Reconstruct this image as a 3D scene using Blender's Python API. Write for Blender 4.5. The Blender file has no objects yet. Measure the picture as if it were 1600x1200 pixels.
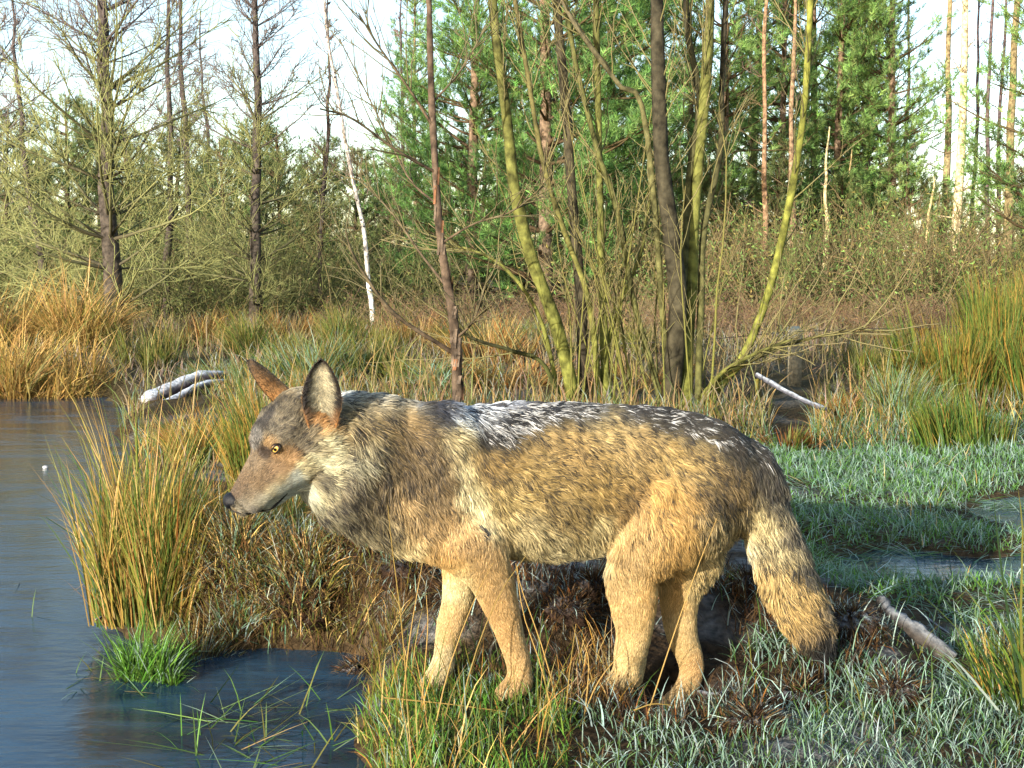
import bpy, math, random
import numpy as np
from mathutils import Vector, Matrix
from mathutils.bvhtree import BVHTree

# ------------------------------------------------------------------ camera
CAMZ, FPX, PITCH = 1.20, 2084.0, math.atan(180 / 2084.0)
SC = bpy.context.scene
COL = SC.collection
cam_d = bpy.data.cameras.new('camera')
cam = bpy.data.objects.new('camera', cam_d)
COL.objects.link(cam)
cam.location = (0, 0, CAMZ)
cam.rotation_euler = (math.pi / 2 - PITCH, 0, 0)
cam_d.sensor_width = 36.0
cam_d.lens = FPX / 1600.0 * 36.0
cam_d.clip_start = 0.05
cam_d.clip_end = 2000.0
SC.camera = cam

# ------------------------------------------------------------------ sky, sun, exposure
SUN_EL, SUN_AZ = math.radians(13.0), math.radians(33.0)   # low morning sun, behind the camera and to its left
world = bpy.data.worlds.new('World')
SC.world = world
world.use_nodes = True
nt = world.node_tree
sky = nt.nodes.new('ShaderNodeTexSky')
sky.sky_type = 'NISHITA'
sky.sun_disc = False
sky.sun_elevation = SUN_EL
# sun stands towards (-sin az, -cos az): Blender measures the rotation clockwise from +Y
sky.sun_rotation = math.pi + SUN_AZ
sky.air_density = 1.0
sky.dust_density = 0.8
sky.ozone_density = 1.0
bg = nt.nodes['Background']
nt.links.new(sky.outputs[0], bg.inputs[0])
bg.inputs[1].default_value = 0.15
sun_d = bpy.data.lights.new('sun', 'SUN')
sun_d.energy = 4.2
sun_d.angle = math.radians(0.6)
sun_d.color = (1.0, 0.92, 0.80)
sun = bpy.data.objects.new('sun', sun_d)
COL.objects.link(sun)
Ldir = Vector((math.sin(SUN_AZ) * math.cos(SUN_EL), math.cos(SUN_AZ) * math.cos(SUN_EL), -math.sin(SUN_EL)))
sun.rotation_euler = Ldir.to_track_quat('-Z', 'Y').to_euler()
sun.location = (-6, -9, 6)
SC.view_settings.view_transform = 'Standard'
SC.view_settings.look = 'None'
SC.view_settings.exposure = 1.32
SC.view_settings.gamma = 1.0
SC.view_settings.use_curve_mapping = False
cy = SC.cycles
cy.max_bounces = 6
cy.diffuse_bounces = 2
cy.glossy_bounces = 3
cy.transmission_bounces = 4
cy.transparent_max_bounces = 6
cy.use_denoising = True
cy.caustics_reflective = False
cy.caustics_refractive = False

# ------------------------------------------------------------------ helpers
def ray(px, py):
    cp, sp = math.cos(PITCH), math.sin(PITCH)
    a, b = (px - 800) / FPX, (py - 600) / FPX
    return np.array((a, cp - b * sp, -sp - b * cp))
def at(px, py, Y):
    r = ray(px, py)
    return np.array((0, 0, CAMZ)) + r * (Y / r[1])
def gnd(px, py, z=0.0):
    r = ray(px, py)
    return np.array((0, 0, CAMZ)) + r * ((z - CAMZ) / r[2])
def to_px(P):
    P = np.asarray(P, float)
    cp, sp = math.cos(PITCH), math.sin(PITCH)
    x, y, z = P[..., 0], P[..., 1], P[..., 2] - CAMZ
    d = y * cp - z * sp
    u = y * sp + z * cp
    return 800 + FPX * x / d, 600 - FPX * u / d
def s2l(c):
    c = np.asarray(c, float) / 255.0
    return np.where(c <= 0.04045, c / 12.92, ((c + 0.055) / 1.055) ** 2.4)
def unit(v):
    v = np.asarray(v, float)
    return v / np.maximum(np.linalg.norm(v, axis=-1, keepdims=True), 1e-9)

def tag(o, label=None, cat=None, group=None, kind=None):
    if label: o['label'] = label
    if cat: o['category'] = cat
    if group: o['group'] = group
    if kind: o['kind'] = kind
    return o
def empty(name, loc):
    o = bpy.data.objects.new(name, None)
    o.location = loc
    o.empty_display_size = 0.1
    COL.objects.link(o)
    return o
def link(name, data, parent=None, mat=None):
    o = bpy.data.objects.new(name, data)
    COL.objects.link(o)
    if parent is not None:
        o.parent = parent
        o.matrix_parent_inverse = Matrix.Translation(parent.location).inverted() if parent.type == 'EMPTY' else Matrix()
    if mat is not None:
        data.materials.append(mat)
    return o
def mesh_np(name, V, faces, col=None, smooth=False):
    """faces: list of (n,k) int arrays"""
    me = bpy.data.meshes.new(name)
    V = np.asarray(V, np.float32)
    me.vertices.add(len(V))
    me.vertices.foreach_set('co', V.ravel())
    faces = [f for f in faces if len(f)]
    loops = np.concatenate([f.ravel() for f in faces]).astype(np.int32)
    sizes = np.concatenate([np.full(len(f), f.shape[1]) for f in faces]).astype(np.int32)
    starts = np.concatenate(([0], np.cumsum(sizes)[:-1])).astype(np.int32)
    me.loops.add(len(loops))
    me.loops.foreach_set('vertex_index', loops)
    me.polygons.add(len(sizes))
    me.polygons.foreach_set('loop_start', starts)
    if smooth:
        me.polygons.foreach_set('use_smooth', np.ones(len(sizes), bool))
    if col is not None:
        a = me.attributes.new('col', 'FLOAT_COLOR', 'POINT')
        c = np.ones((len(V), 4), np.float32)
        c[:, :3] = col
        a.data.foreach_set('color', c.ravel())
    me.update(calc_edges=True)
    return me

class Strips:
    """collects polylines as ribbons (blades) or tubes (stems) and bakes them into one mesh"""
    def __init__(self):
        self.V, self.Q, self.T, self.C, self.n = [], [], [], [], 0
    def _push(self, V, C, Q, T):
        self.V.append(V.reshape(-1, 3)); self.C.append(C.reshape(-1, 3))
        if Q is not None and len(Q): self.Q.append(Q + self.n)
        if T is not None and len(T): self.T.append(T + self.n)
        self.n += self.V[-1].shape[0]
    def ribbons(self, P, W, S, C):
        """P (n,k,3) centre lines, W (n,) base width, S (n,3) side dir, C (n,k,3) colours; ends in a point"""
        n, k, _ = P.shape
        t = np.linspace(0, 1, k)[None, :, None]
        w = W[:, None, None] * (1 - 0.75 * t ** 1.6) * 0.5
        L, R = P - S[:, None] * w, P + S[:, None] * w
        body = np.stack((L[:, :-1], R[:, :-1]), 2).reshape(n, 2 * (k - 1), 3)
        V = np.concatenate((body, P[:, -1:]), 1)
        cb = np.repeat(C[:, :-1], 2, axis=1)
        CC = np.concatenate((cb, C[:, -1:]), 1)
        m = 2 * (k - 1) + 1
        off = (np.arange(n) * m)[:, None]
        qs = []
        for i in range(k - 2):
            qs.append(off + np.array((2 * i, 2 * i + 1, 2 * i + 3, 2 * i + 2)))
        T = off + np.array((m - 3, m - 2, m - 1))
        self._push(V, CC, np.concatenate(qs) if qs else None, T)
    def tubes(self, P, R, C, sides=5, bump=0.0, rng=None):
        """P (n,k,3), R (n,k) radii, C (n,k,3)"""
        P = np.asarray(P, float); R = np.asarray(R, float)
        n, k, _ = P.shape
        tan = np.empty_like(P)
        tan[:, 1:-1] = P[:, 2:] - P[:, :-2]
        tan[:, 0] = P[:, 1] - P[:, 0]
        tan[:, -1] = P[:, -1] - P[:, -2]
        tan = unit(tan)
        mean = unit(tan.mean(1))
        ref = np.where(np.abs(mean[:, 2:3]) > 0.8, np.array((1.0, 0.13, 0)), np.array((0, 0.1, 1.0)))
        a = unit(np.cross(tan, ref[:, None]))
        b = np.cross(tan, a)
        ang = np.arange(sides) * 2 * math.pi / sides
        ring = a[:, :, None] * np.cos(ang)[None, None, :, None] + b[:, :, None] * np.sin(ang)[None, None, :, None]
        rr = np.repeat(R[:, :, None], sides, 2)
        if bump and rng is not None:
            rr = rr * (1 + bump * rng.standard_normal(rr.shape))
        V = P[:, :, None] + ring * rr[..., None]
        CC = np.repeat(C[:, :, None], sides, 2)
        off = (np.arange(n) * k * sides)[:, None]
        qs = []
        for i in range(k - 1):
            for s in range(sides):
                s2 = (s + 1) % sides
                qs.append(off + np.array((i * sides + s, i * sides + s2, (i + 1) * sides + s2, (i + 1) * sides + s)))
        caps = None
        if sides == 4:
            qs.append(off + np.array([(k - 1) * sides + s for s in range(4)]))
        self._push(V, CC, np.concatenate(qs), None)
    def tris(self, V, C):
        """V (n,3,3), C (n,3) one colour per triangle"""
        n = len(V)
        self._push(V, np.repeat(C[:, None], 3, 1), None, np.arange(3 * n).reshape(n, 3))
    def mesh(self, name, smooth=False):
        F = []
        if self.Q: F.append(np.concatenate(self.Q))
        if self.T: F.append(np.concatenate(self.T))
        return mesh_np(name, np.concatenate(self.V), F, np.concatenate(self.C), smooth)

def resample(pts, k):
    """Catmull-Rom through points, k samples"""
    P = np.asarray(pts, float)
    if len(P) == 2:
        t = np.linspace(0, 1, k)[:, None]
        return P[0] * (1 - t) + P[1] * t
    E = np.vstack((2 * P[0] - P[1], P, 2 * P[-1] - P[-2]))
    m = len(P) - 1
    out = []
    for u in np.linspace(0, m - 1e-6, k):
        i = int(u); f = u - i
        p0, p1, p2, p3 = E[i], E[i + 1], E[i + 2], E[i + 3]
        out.append(0.5 * (2 * p1 + (p2 - p0) * f + (2 * p0 - 5 * p1 + 4 * p2 - p3) * f * f + (3 * p1 - p0 - 3 * p2 + p3) * f ** 3))
    return np.array(out)

# value noise for heights and colours (numpy, repeatable)
_NR = np.random.default_rng(7).random((64, 64))
def vnoise(x, y):
    xi, yi = np.floor(x).astype(int), np.floor(y).astype(int)
    fx, fy = x - xi, y - yi
    fx = fx * fx * (3 - 2 * fx); fy = fy * fy * (3 - 2 * fy)
    g = lambda i, j: _NR[i % 64, j % 64]
    return (g(xi, yi) * (1 - fx) + g(xi + 1, yi) * fx) * (1 - fy) + (g(xi, yi + 1) * (1 - fx) + g(xi + 1, yi + 1) * fx) * fy
def fbm(x, y, o=4):
    s, a, t = 0, 0.5, 0
    for i in range(o):
        s = s + a * vnoise(x * 2 ** i + 17.3 * i, y * 2 ** i - 9.1 * i); t += a; a *= 0.5
    return s / t

# ------------------------------------------------------------------ materials
def new_mat(name):
    m = bpy.data.materials.new(name)
    m.use_nodes = True
    t = m.node_tree
    return m, t, t.nodes['Principled BSDF'], t.nodes['Material Output']
def N(t, kind, **kw):
    n = t.nodes.new(kind)
    for k, v in kw.items():
        if k in n.inputs: n.inputs[k].default_value = v
        else: setattr(n, k, v)
    return n
def attr_mat(name, rough=0.6, trans=0.0, noise=0.0, scale=30.0, bump=0.0, spec=0.3):
    """colour comes from the 'col' attribute, varied by fine noise"""
    m, t, p, out = new_mat(name)
    a = N(t, 'ShaderNodeAttribute', attribute_name='col')
    src = a.outputs['Color']
    if noise:
        tc = N(t, 'ShaderNodeTexCoord')
        nz = N(t, 'ShaderNodeTexNoise', Scale=scale, Detail=6.0)
        t.links.new(tc.outputs['Object'], nz.inputs['Vector'])
        mr = N(t, 'ShaderNodeMapRange')
        mr.inputs['From Min'].default_value = 0.3; mr.inputs['From Max'].default_value = 0.7
        mr.inputs['To Min'].default_value = 1 - noise; mr.inputs['To Max'].default_value = 1 + noise
        t.links.new(nz.outputs['Fac'], mr.inputs['Value'])
        mx = N(t, 'ShaderNodeVectorMath', operation='SCALE')
        t.links.new(src, mx.inputs[0]); t.links.new(mr.outputs[0], mx.inputs['Scale'])
        src = mx.outputs[0]
        if bump:
            b = N(t, 'ShaderNodeBump', Strength=bump, Distance=0.02)
            t.links.new(nz.outputs['Fac'], b.inputs['Height'])
            t.links.new(b.outputs[0], p.inputs['Normal'])
    t.links.new(src, p.inputs['Base Color'])
    p.inputs['Roughness'].default_value = rough
    p.inputs['Specular IOR Level'].default_value = spec
    if trans:
        tr = N(t, 'ShaderNodeBsdfTranslucent')
        t.links.new(src, tr.inputs['Color'])
        mix = N(t, 'ShaderNodeMixShader')
        mix.inputs[0].default_value = trans
        t.links.new(p.outputs[0], mix.inputs[1]); t.links.new(tr.outputs[0], mix.inputs[2])
        t.links.new(mix.outputs[0], out.inputs['Surface'])
    return m
M = {}
M['blade'] = attr_mat('grass_blade', 0.55, 0.3, spec=0.25)
M['needle'] = attr_mat('pine_needle', 0.5, 0.38, spec=0.3)
M['bark'] = attr_mat('bark', 0.85, 0, noise=0.7, scale=13.0, bump=1.0, spec=0.15)
M['wood'] = attr_mat('weathered_wood', 0.8, 0, noise=0.45, scale=35.0, bump=0.6, spec=0.2)
M['twig'] = attr_mat('twig', 0.8, 0, spec=0.15)

# where the wolf stands: distance along its body, and its paws (photo pixel of the sole, offset from the body axis)
def yref(px):
    return 3.40 + (px - 680) * 0.17 / 480
PXM = 3.45 / FPX                       # metres per photo pixel at the wolf
def wp(px, py, dy=0.0):
    return at(px, py, yref(px) + dy)
ND, FD = -.095, .085
PAWS = [(800, 1088, ND), (682, 1080, FD), (968, 1076, ND), (1055, 1106, -.01), (1028, 1122, -.035), (1022, 1130, -.10)]
# ------------------------------------------------------------------ ground and water
WATER_PX = [(-300, 1400), (520, 1400), (545, 1200), (520, 1130), (555, 1062), (598, 1026), (520, 1019), (420, 1013), (300, 1012), (220, 1002), (165, 985), (140, 940), (160, 870),
            (182, 800), (205, 740), (185, 700), (170, 672), (200, 648), (160, 624), (100, 614), (0, 613), (-300, 612), (-1500, 616), (-3500, 800), (-3000, 1400)]
RILL_PX = [(1262, 868), (1400, 860), (1530, 872), (1800, 862), (2000, 905), (1700, 925), (1500, 915), (1350, 912), (1275, 900)]
POOL_PX = [(1525, 786), (1640, 768), (1800, 800), (1800, 850), (1600, 846), (1540, 820)]
def poly_w(px):
    return np.array([gnd(a, b)[:2] for a, b in px])
WATER, RILL, POOL = poly_w(WATER_PX), poly_w(RILL_PX), poly_w(POOL_PX)
def inside(poly, x, y):
    c = np.zeros(x.shape, bool)
    j = len(poly) - 1
    for i in range(len(poly)):
        xi, yi, xj, yj = *poly[i], *poly[j]
        c ^= ((yi > y) != (yj > y)) & (x < (xj - xi) * (y - yi) / (yj - yi + 1e-12) + xi)
        j = i
    return c
def sdist(poly, x, y):
    d = np.full(x.shape, 1e9)
    j = len(poly) - 1
    for i in range(len(poly)):
        a, b = poly[j], poly[i]
        e = b - a
        t = np.clip(((x - a[0]) * e[0] + (y - a[1]) * e[1]) / (e @ e + 1e-12), 0, 1)
        d = np.minimum(d, np.hypot(x - a[0] - t * e[0], y - a[1] - t * e[1]))
        j = i
    return np.where(inside(poly, x, y), -d, d)
def sstep(a, b, v):
    t = np.clip((v - a) / (b - a), 0, 1)
    return t * t * (3 - 2 * t)
def bumpf(x, y, px, py, z0, rx, ry, h):
    c = gnd(px, py, z0)
    return h * np.exp(-(((x - c[0]) / rx) ** 2 + ((y - c[1]) / ry) ** 2))
def H(x, y):
    x = np.asarray(x, float); y = np.asarray(y, float)
    wob = (fbm(x * 3.1 + 5, y * 3.1, 3) - .5) * .16
    d = sdist(WATER, x, y) + wob * np.clip(y / 5, .6, 2)
    far = sstep(9, 20, y)
    land = .085 + .05 * (fbm(x * 1.3, y * 1.3, 4) - .5) + .035 * (fbm(x * 6, y * 6 + 3, 3) - .5) + .12 * far + .35 * (fbm(x * .15 + 9, y * .12, 3) - .45) * sstep(14, 40, y)
    # sodden right-hand meadow lies lower
    wet = sstep(.7, 1.3, x - (y - 3.6) * .18) * sstep(3.9, 4.5, y) * (1 - sstep(7.5, 9.5, y))
    land = land - .05 * wet
    # turf mound between pond and wolf, peat bank behind the wolf
    land = land + bumpf(x, y, 450, 960, .1, .40, .26, .16) + bumpf(x, y, 330, 985, .05, .3, .2, .05) + bumpf(x, y, 560, 950, .12, .28, .3, .12)
    land = land + bumpf(x, y, 900, 990, .1, .55, .22, .10) + bumpf(x, y, 1130, 985, .1, .25, .2, .09) + bumpf(x, y, 760, 960, .12, .3, .25, .07)
    land = land + bumpf(x, y, 960, 1090, .05, .20, .12, .04) + bumpf(x, y, 1350, 1050, .05, .2, .16, .05)
    land = land - bumpf(x, y, 1040, 1112, .04, .17, .13, .085)
    h = -.13 + (land + .13) * sstep(-.10, .16, d)
    for a, b, dd in PAWS:                       # the ground meets each paw
        q = wp(a, b, dd)
        w = np.exp(-(((x - q[0]) / .085) ** 2 + ((y - q[1]) / .075) ** 2) ** 1.5)
        h = h * (1 - w) + w * (q[2] - .004)
    for q, dep in ((RILL, .085), (POOL, .065)):
        dq = sdist(q, x, y) + wob * 1.5
        h = h - dep * (1 - sstep(-.25, .25, dq))
    return h
def axis_pts(lo, a, b, hi, step, grow=1.18):
    core = list(np.arange(a, b + 1e-6, step))
    s, v = step, core[-1]
    up = []
    while v < hi:
        s *= grow; v += s; up.append(v)
    s, v = step, core[0]
    dn = []
    while v > lo:
        s *= grow; v -= s; dn.append(v)
    return np.array(dn[::-1] + core + up)
gx, gy = axis_pts(-260, -2.6, 3.2, 260, .035, 1.12), axis_pts(-60, 2.2, 7.5, 420, .032, 1.10)
GX, GY = np.meshgrid(gx, gy, indexing='ij')
GZ = H(GX, GY)
fine = (fbm(GX * 22, GY * 22, 2) - .5) * .018 * (1 - sstep(8, 12, GY))
GZ = GZ + fine
nx, ny = GX.shape
ii, jj = np.meshgrid(np.arange(nx - 1), np.arange(ny - 1), indexing='ij')
k0 = (ii * ny + jj).ravel()
Qg = np.stack((k0, k0 + ny, k0 + ny + 1, k0 + 1), 1)
peat, duff, moss = s2l((44, 33, 25)), s2l((78, 64, 42)), s2l((60, 66, 34))
nf = fbm(GX * 2.2 + 3, GY * 2.2, 4)[..., None]
nm = fbm(GX * .7 + 13, GY * .7 + 4, 3)[..., None]
fr = sstep(8.5, 13, GY)[..., None]
gc = peat * (1 - nf) + duff * nf
gc = gc * (1 - fr) + fr * (duff * .8 + .35 * moss * nm)
frost = sstep(.5, .72, fbm(GX * 5 + 40, GY * 5 + 2, 4))[..., None] * sstep(.02, .07, GZ)[..., None] * .22 * (1 - fr * .6)
gc = gc * (1 - frost) + frost * np.array((.42, .47, .50))
me = mesh_np('ground', np.stack((GX, GY, GZ), -1).reshape(-1, 3), [Qg], gc.reshape(-1, 3), True)
M['ground'] = attr_mat('peaty_ground', .95, 0, noise=.6, scale=38.0, bump=1.0, spec=.1)
tag(link('ground', me, None, M['ground']), kind='structure')

m, t, p, out = new_mat('icy_water')
p.inputs['Base Color'].default_value = (.010, .016, .018, 1)
p.inputs['IOR'].default_value = 1.333
p.inputs['Specular IOR Level'].default_value = .5
tc = N(t, 'ShaderNodeTexCoord')
mp = N(t, 'ShaderNodeMapping'); mp.inputs['Scale'].default_value = (1.0, 2.6, 1)
n1 = N(t, 'ShaderNodeTexNoise', Scale=9.0, Detail=5.0)
n2 = N(t, 'ShaderNodeTexNoise', Scale=1.3, Detail=6.0, Distortion=1.4)
t.links.new(tc.outputs['Object'], mp.inputs[0]); t.links.new(mp.outputs[0], n1.inputs['Vector']); t.links.new(mp.outputs[0], n2.inputs['Vector'])
b = N(t, 'ShaderNodeBump', Strength=.08, Distance=.05)
t.links.new(n1.outputs['Fac'], b.inputs['Height']); t.links.new(b.outputs[0], p.inputs['Normal'])
mr = N(t, 'ShaderNodeMapRange'); mr.inputs['From Min'].default_value = .42; mr.inputs['From Max'].default_value = .62
mr.inputs['To Min'].default_value = .03; mr.inputs['To Max'].default_value = .22
t.links.new(n2.outputs['Fac'], mr.inputs['Value']); t.links.new(mr.outputs[0], p.inputs['Roughness'])
# thin ice with the blue sky reflection painted in, lighter where the noise is high
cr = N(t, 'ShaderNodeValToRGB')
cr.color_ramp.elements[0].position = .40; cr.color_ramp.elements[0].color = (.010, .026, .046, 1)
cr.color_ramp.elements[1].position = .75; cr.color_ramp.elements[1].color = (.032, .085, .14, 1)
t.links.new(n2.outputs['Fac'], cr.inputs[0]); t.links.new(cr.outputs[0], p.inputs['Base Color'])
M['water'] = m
wx, wy = np.meshgrid(np.linspace(-30, 12, 30), np.linspace(.5, 20, 30), indexing='ij')
k0 = (np.arange(29)[:, None] * 30 + np.arange(29)[None]).ravel()
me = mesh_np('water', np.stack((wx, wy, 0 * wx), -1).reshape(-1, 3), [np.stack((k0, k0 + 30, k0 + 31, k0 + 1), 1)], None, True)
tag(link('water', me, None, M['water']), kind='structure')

# ------------------------------------------------------------------ grass
RNG = np.random.default_rng(5)
def pick(rng, n, cols, w=None, jit=.18):
    c = np.array([s2l(x) for x in cols])
    w = None if w is None else np.array(w) / sum(w)
    i = rng.choice(len(c), n, p=w)
    return np.clip(c[i] * (1 + rng.normal(0, jit, (n, 1))) * (1 + rng.normal(0, .06, (n, 3))), .003, .9)
STRAW, PALE, OLIVE, GREEN, FRESH = (172, 132, 62), (196, 168, 104), (112, 108, 44), (74, 100, 40), (92, 140, 48)
FROST, FROSTG, BROWN, RUST, DARKG = (168, 190, 180), (112, 148, 118), (104, 78, 46), (140, 88, 40), (46, 66, 34)
def blades(S, base, rng, length, width, cols, w=None, lean=.35, droop=.5, k=4, out=None, frost_tip=0.0, jit=.18, az=None, flat=False):
    """curving blades at base points; length/width may be arrays"""
    n = len(base)
    L = length * (0.6 + .55 * rng.random(n))
    W = width * (0.7 + .6 * rng.random(n))
    a = rng.uniform(0, 2 * math.pi, n) if az is None else az
    th = np.abs(rng.normal(0, lean, n)) if not flat else np.clip(rng.normal(lean, .13, n), .3, 1.6)
    hd = np.stack((np.cos(a), np.sin(a), np.zeros(n)), 1)
    if out is not None:
        hd = unit(hd * .5 + out)
        th = th + np.linalg.norm(out, axis=1) * lean * .8
    dr = droop * np.abs(rng.normal(.7, .4, n)) * np.where(rng.random(n) < .13, 2.8, 1.0)
    t = np.linspace(0, 1, k)
    ang = th[:, None] + dr[:, None] * t[None] ** 1.5
    st = np.stack((np.sin(ang), np.cos(ang)), -1)
    seg = (st[:, 1:] + st[:, :-1]) * .5 / (k - 1)
    cum = np.concatenate((np.zeros((n, 1, 2)), np.cumsum(seg, 1)), 1) * L[:, None, None]
    P = base[:, None] + hd[:, None] * cum[..., :1] + np.array((0, 0, 1.0)) * cum[..., 1:]
    ta = rng.uniform(0, 2 * math.pi, n)
    side = unit(np.stack((np.cos(ta), .35 * np.sin(ta), .12 * np.sin(ta * 3)), 1))
    side = unit(side - hd * (side * hd).sum(1, keepdims=True) * .5)
    C = pick(rng, n, cols, w, jit)
    C = np.repeat(C[:, None], k, 1)
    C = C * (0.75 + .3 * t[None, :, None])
    if frost_tip:
        f = (rng.random(n) < frost_tip)[:, None, None] * (np.clip(t * 1.4 - .2, 0, 1) * .75)[None, :, None]
        C = C * (1 - f) + f * s2l(FROST)
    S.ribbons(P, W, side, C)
def tuft(name, px=None, pos=None, r=.2, n=900, length=.6, width=.004, cols=None, w=None, lean=.25, droop=.5, label=None, group=None, cat='grass tussock', frost=0.0, seed=1, extra=None, sink=.02, k=4):
    rng = np.random.default_rng(seed)
    S = Strips()
    nc = max(5, int(n / 110))                       # a tussock is many shoots, each leaning its own way
    ca, cq = rng.uniform(0, 2 * math.pi, nc), np.sqrt(rng.random(nc)) * r * .85
    cl = rng.uniform(.5, 1.12, nc) * (1.08 - .35 * cq / r)
    cd = rng.normal(0, .45, (nc, 2))
    j = rng.integers(0, nc, n)
    bx, by = cq[j] * np.cos(ca[j]) + rng.normal(0, r * .13, n), (cq[j] * np.sin(ca[j]) + rng.normal(0, r * .13, n)) * .85
    base = np.stack((bx, by, -sink + 0 * bx), 1)
    out = np.stack((bx / r + cd[j, 0], by / r + cd[j, 1], 0 * bx), 1) * .8
    blades(S, base, rng, length * cl[j] * rng.uniform(.75, 1.15, n), width, cols, w, lean, droop, k, out, frost)
    if extra: extra(S, rng)
    o = link(name, S.mesh(name), None, M['blade'])
    if pos is None:
        g = gnd(px[0], px[1], .07)
        pos = (g[0], g[1], float(H(g[0], g[1])))
    o.location = pos
    if label: tag(o, label, cat, group)
    return o
def recopy(o, pos, rot, sc, label, group, cat='grass tussock', name=None):
    c = o.copy(); COL.objects.link(c)
    c.location = pos; c.rotation_euler = (0, 0, rot); c.scale = sc if hasattr(sc, '__len__') else (sc,) * 3
    tag(c, label, cat, group)
    return c
SPARSE = poly_w([(985, 1075), (1020, 1050), (1125, 1040), (1150, 1120), (1100, 1175), (1000, 1175)])
SPARSE2 = poly_w([(1360, 980), (1440, 960), (1500, 1010), (1480, 1060), (1400, 1060)])
CLEAR = [((1238 - 800) / FPX, .016, 8.3, 13.2), ((290 - 800) / FPX, .034, 8.6, 11.2)]
def zone(poly_px, dens, rng, z=.06, minh=.012, lo=None):
    """world points spread evenly over a ground polygon"""
    pw = np.array([gnd(a, b, z)[:2] for a, b in poly_px])
    l, h = pw.min(0), pw.max(0)
    n = int((h - l).prod() * dens)
    x, y = rng.uniform(l[0], h[0], n), rng.uniform(l[1], h[1], n)
    m = inside(pw, x, y)
    x, y = x[m], y[m]
    zz = H(x, y)
    m = zz > minh if minh is not None else zz > -9
    m &= ~(inside(SPARSE, x, y) & (rng.random(len(x)) < .88)) & ~(inside(SPARSE2, x, y) & (rng.random(len(x)) < .8))
    for cx, hw_, y0, y1 in CLEAR:
        m &= ~((np.abs(x / y - cx) < hw_) & (y > y0) & (y < y1))
    return np.stack((x[m], y[m], zz[m]), 1)
def patchy(P, sc, lo, hi, rng, seed=0):
    f = sstep(lo, hi, fbm(P[:, 0] * sc + seed * 7.7, P[:, 1] * sc - seed * 3.1, 3))
    return P[rng.random(len(P)) < f]
def stuff_grass(name, label, parts):
    S = Strips()
    for f in parts: f(S)
    o = link(name, S.mesh(name), None, M['blade'])
    return tag(o, label, 'grass', kind='stuff')

r_ = np.random.default_rng(21)
# frosted marsh meadow, right of and behind the wolf
MEADOW = [(1130, 700), (1240, 672), (1420, 655), (1800, 640), (1900, 870), (1700, 1000), (1420, 960), (1280, 910), (1150, 850)]
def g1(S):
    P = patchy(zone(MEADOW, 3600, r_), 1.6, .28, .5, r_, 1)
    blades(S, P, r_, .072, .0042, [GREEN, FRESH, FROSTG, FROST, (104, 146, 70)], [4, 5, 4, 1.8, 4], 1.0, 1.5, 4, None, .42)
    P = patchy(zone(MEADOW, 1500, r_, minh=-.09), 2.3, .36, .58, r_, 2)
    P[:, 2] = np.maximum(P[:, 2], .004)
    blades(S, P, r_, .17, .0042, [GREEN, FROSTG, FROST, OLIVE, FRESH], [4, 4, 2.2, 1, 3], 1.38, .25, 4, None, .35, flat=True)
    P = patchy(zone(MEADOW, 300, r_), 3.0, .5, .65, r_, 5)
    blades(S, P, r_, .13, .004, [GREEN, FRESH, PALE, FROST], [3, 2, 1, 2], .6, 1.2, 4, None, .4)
stuff_grass('meadow_grass', 'low frosted green grass lying over the marshy ground right of the wolf', [g1])
# foreground sward at the wolf's feet and below
FRONT = [(530, 1210), (560, 1110), (600, 1060), (700, 1060), (860, 1070), (900, 1110), (890, 1210), (700, 1330), (560, 1330)]
FRONTR = [(880, 1210), (900, 1100), (1040, 1080), (1160, 1040), (1320, 1010), (1480, 990), (1620, 980), (1800, 1050), (1800, 1330), (880, 1330)]
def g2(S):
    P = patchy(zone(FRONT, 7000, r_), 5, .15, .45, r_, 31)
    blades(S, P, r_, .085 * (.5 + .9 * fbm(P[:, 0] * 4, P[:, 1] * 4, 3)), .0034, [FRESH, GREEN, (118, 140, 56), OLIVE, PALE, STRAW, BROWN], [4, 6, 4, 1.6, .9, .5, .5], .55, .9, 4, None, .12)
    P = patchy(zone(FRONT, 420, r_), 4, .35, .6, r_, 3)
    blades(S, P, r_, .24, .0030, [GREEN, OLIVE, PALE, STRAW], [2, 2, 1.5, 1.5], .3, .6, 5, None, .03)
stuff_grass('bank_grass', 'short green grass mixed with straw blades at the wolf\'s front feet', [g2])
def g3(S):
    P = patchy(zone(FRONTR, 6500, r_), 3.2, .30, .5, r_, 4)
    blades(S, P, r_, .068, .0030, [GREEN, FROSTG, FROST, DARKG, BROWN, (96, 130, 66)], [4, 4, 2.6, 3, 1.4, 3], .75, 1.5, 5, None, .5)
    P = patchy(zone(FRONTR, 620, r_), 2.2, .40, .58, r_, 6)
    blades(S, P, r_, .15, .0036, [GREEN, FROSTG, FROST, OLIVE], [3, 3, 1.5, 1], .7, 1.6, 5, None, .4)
stuff_grass('frosted_grass', 'curling frost-covered grass on the shaded bank below the tail', [g3])
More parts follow.
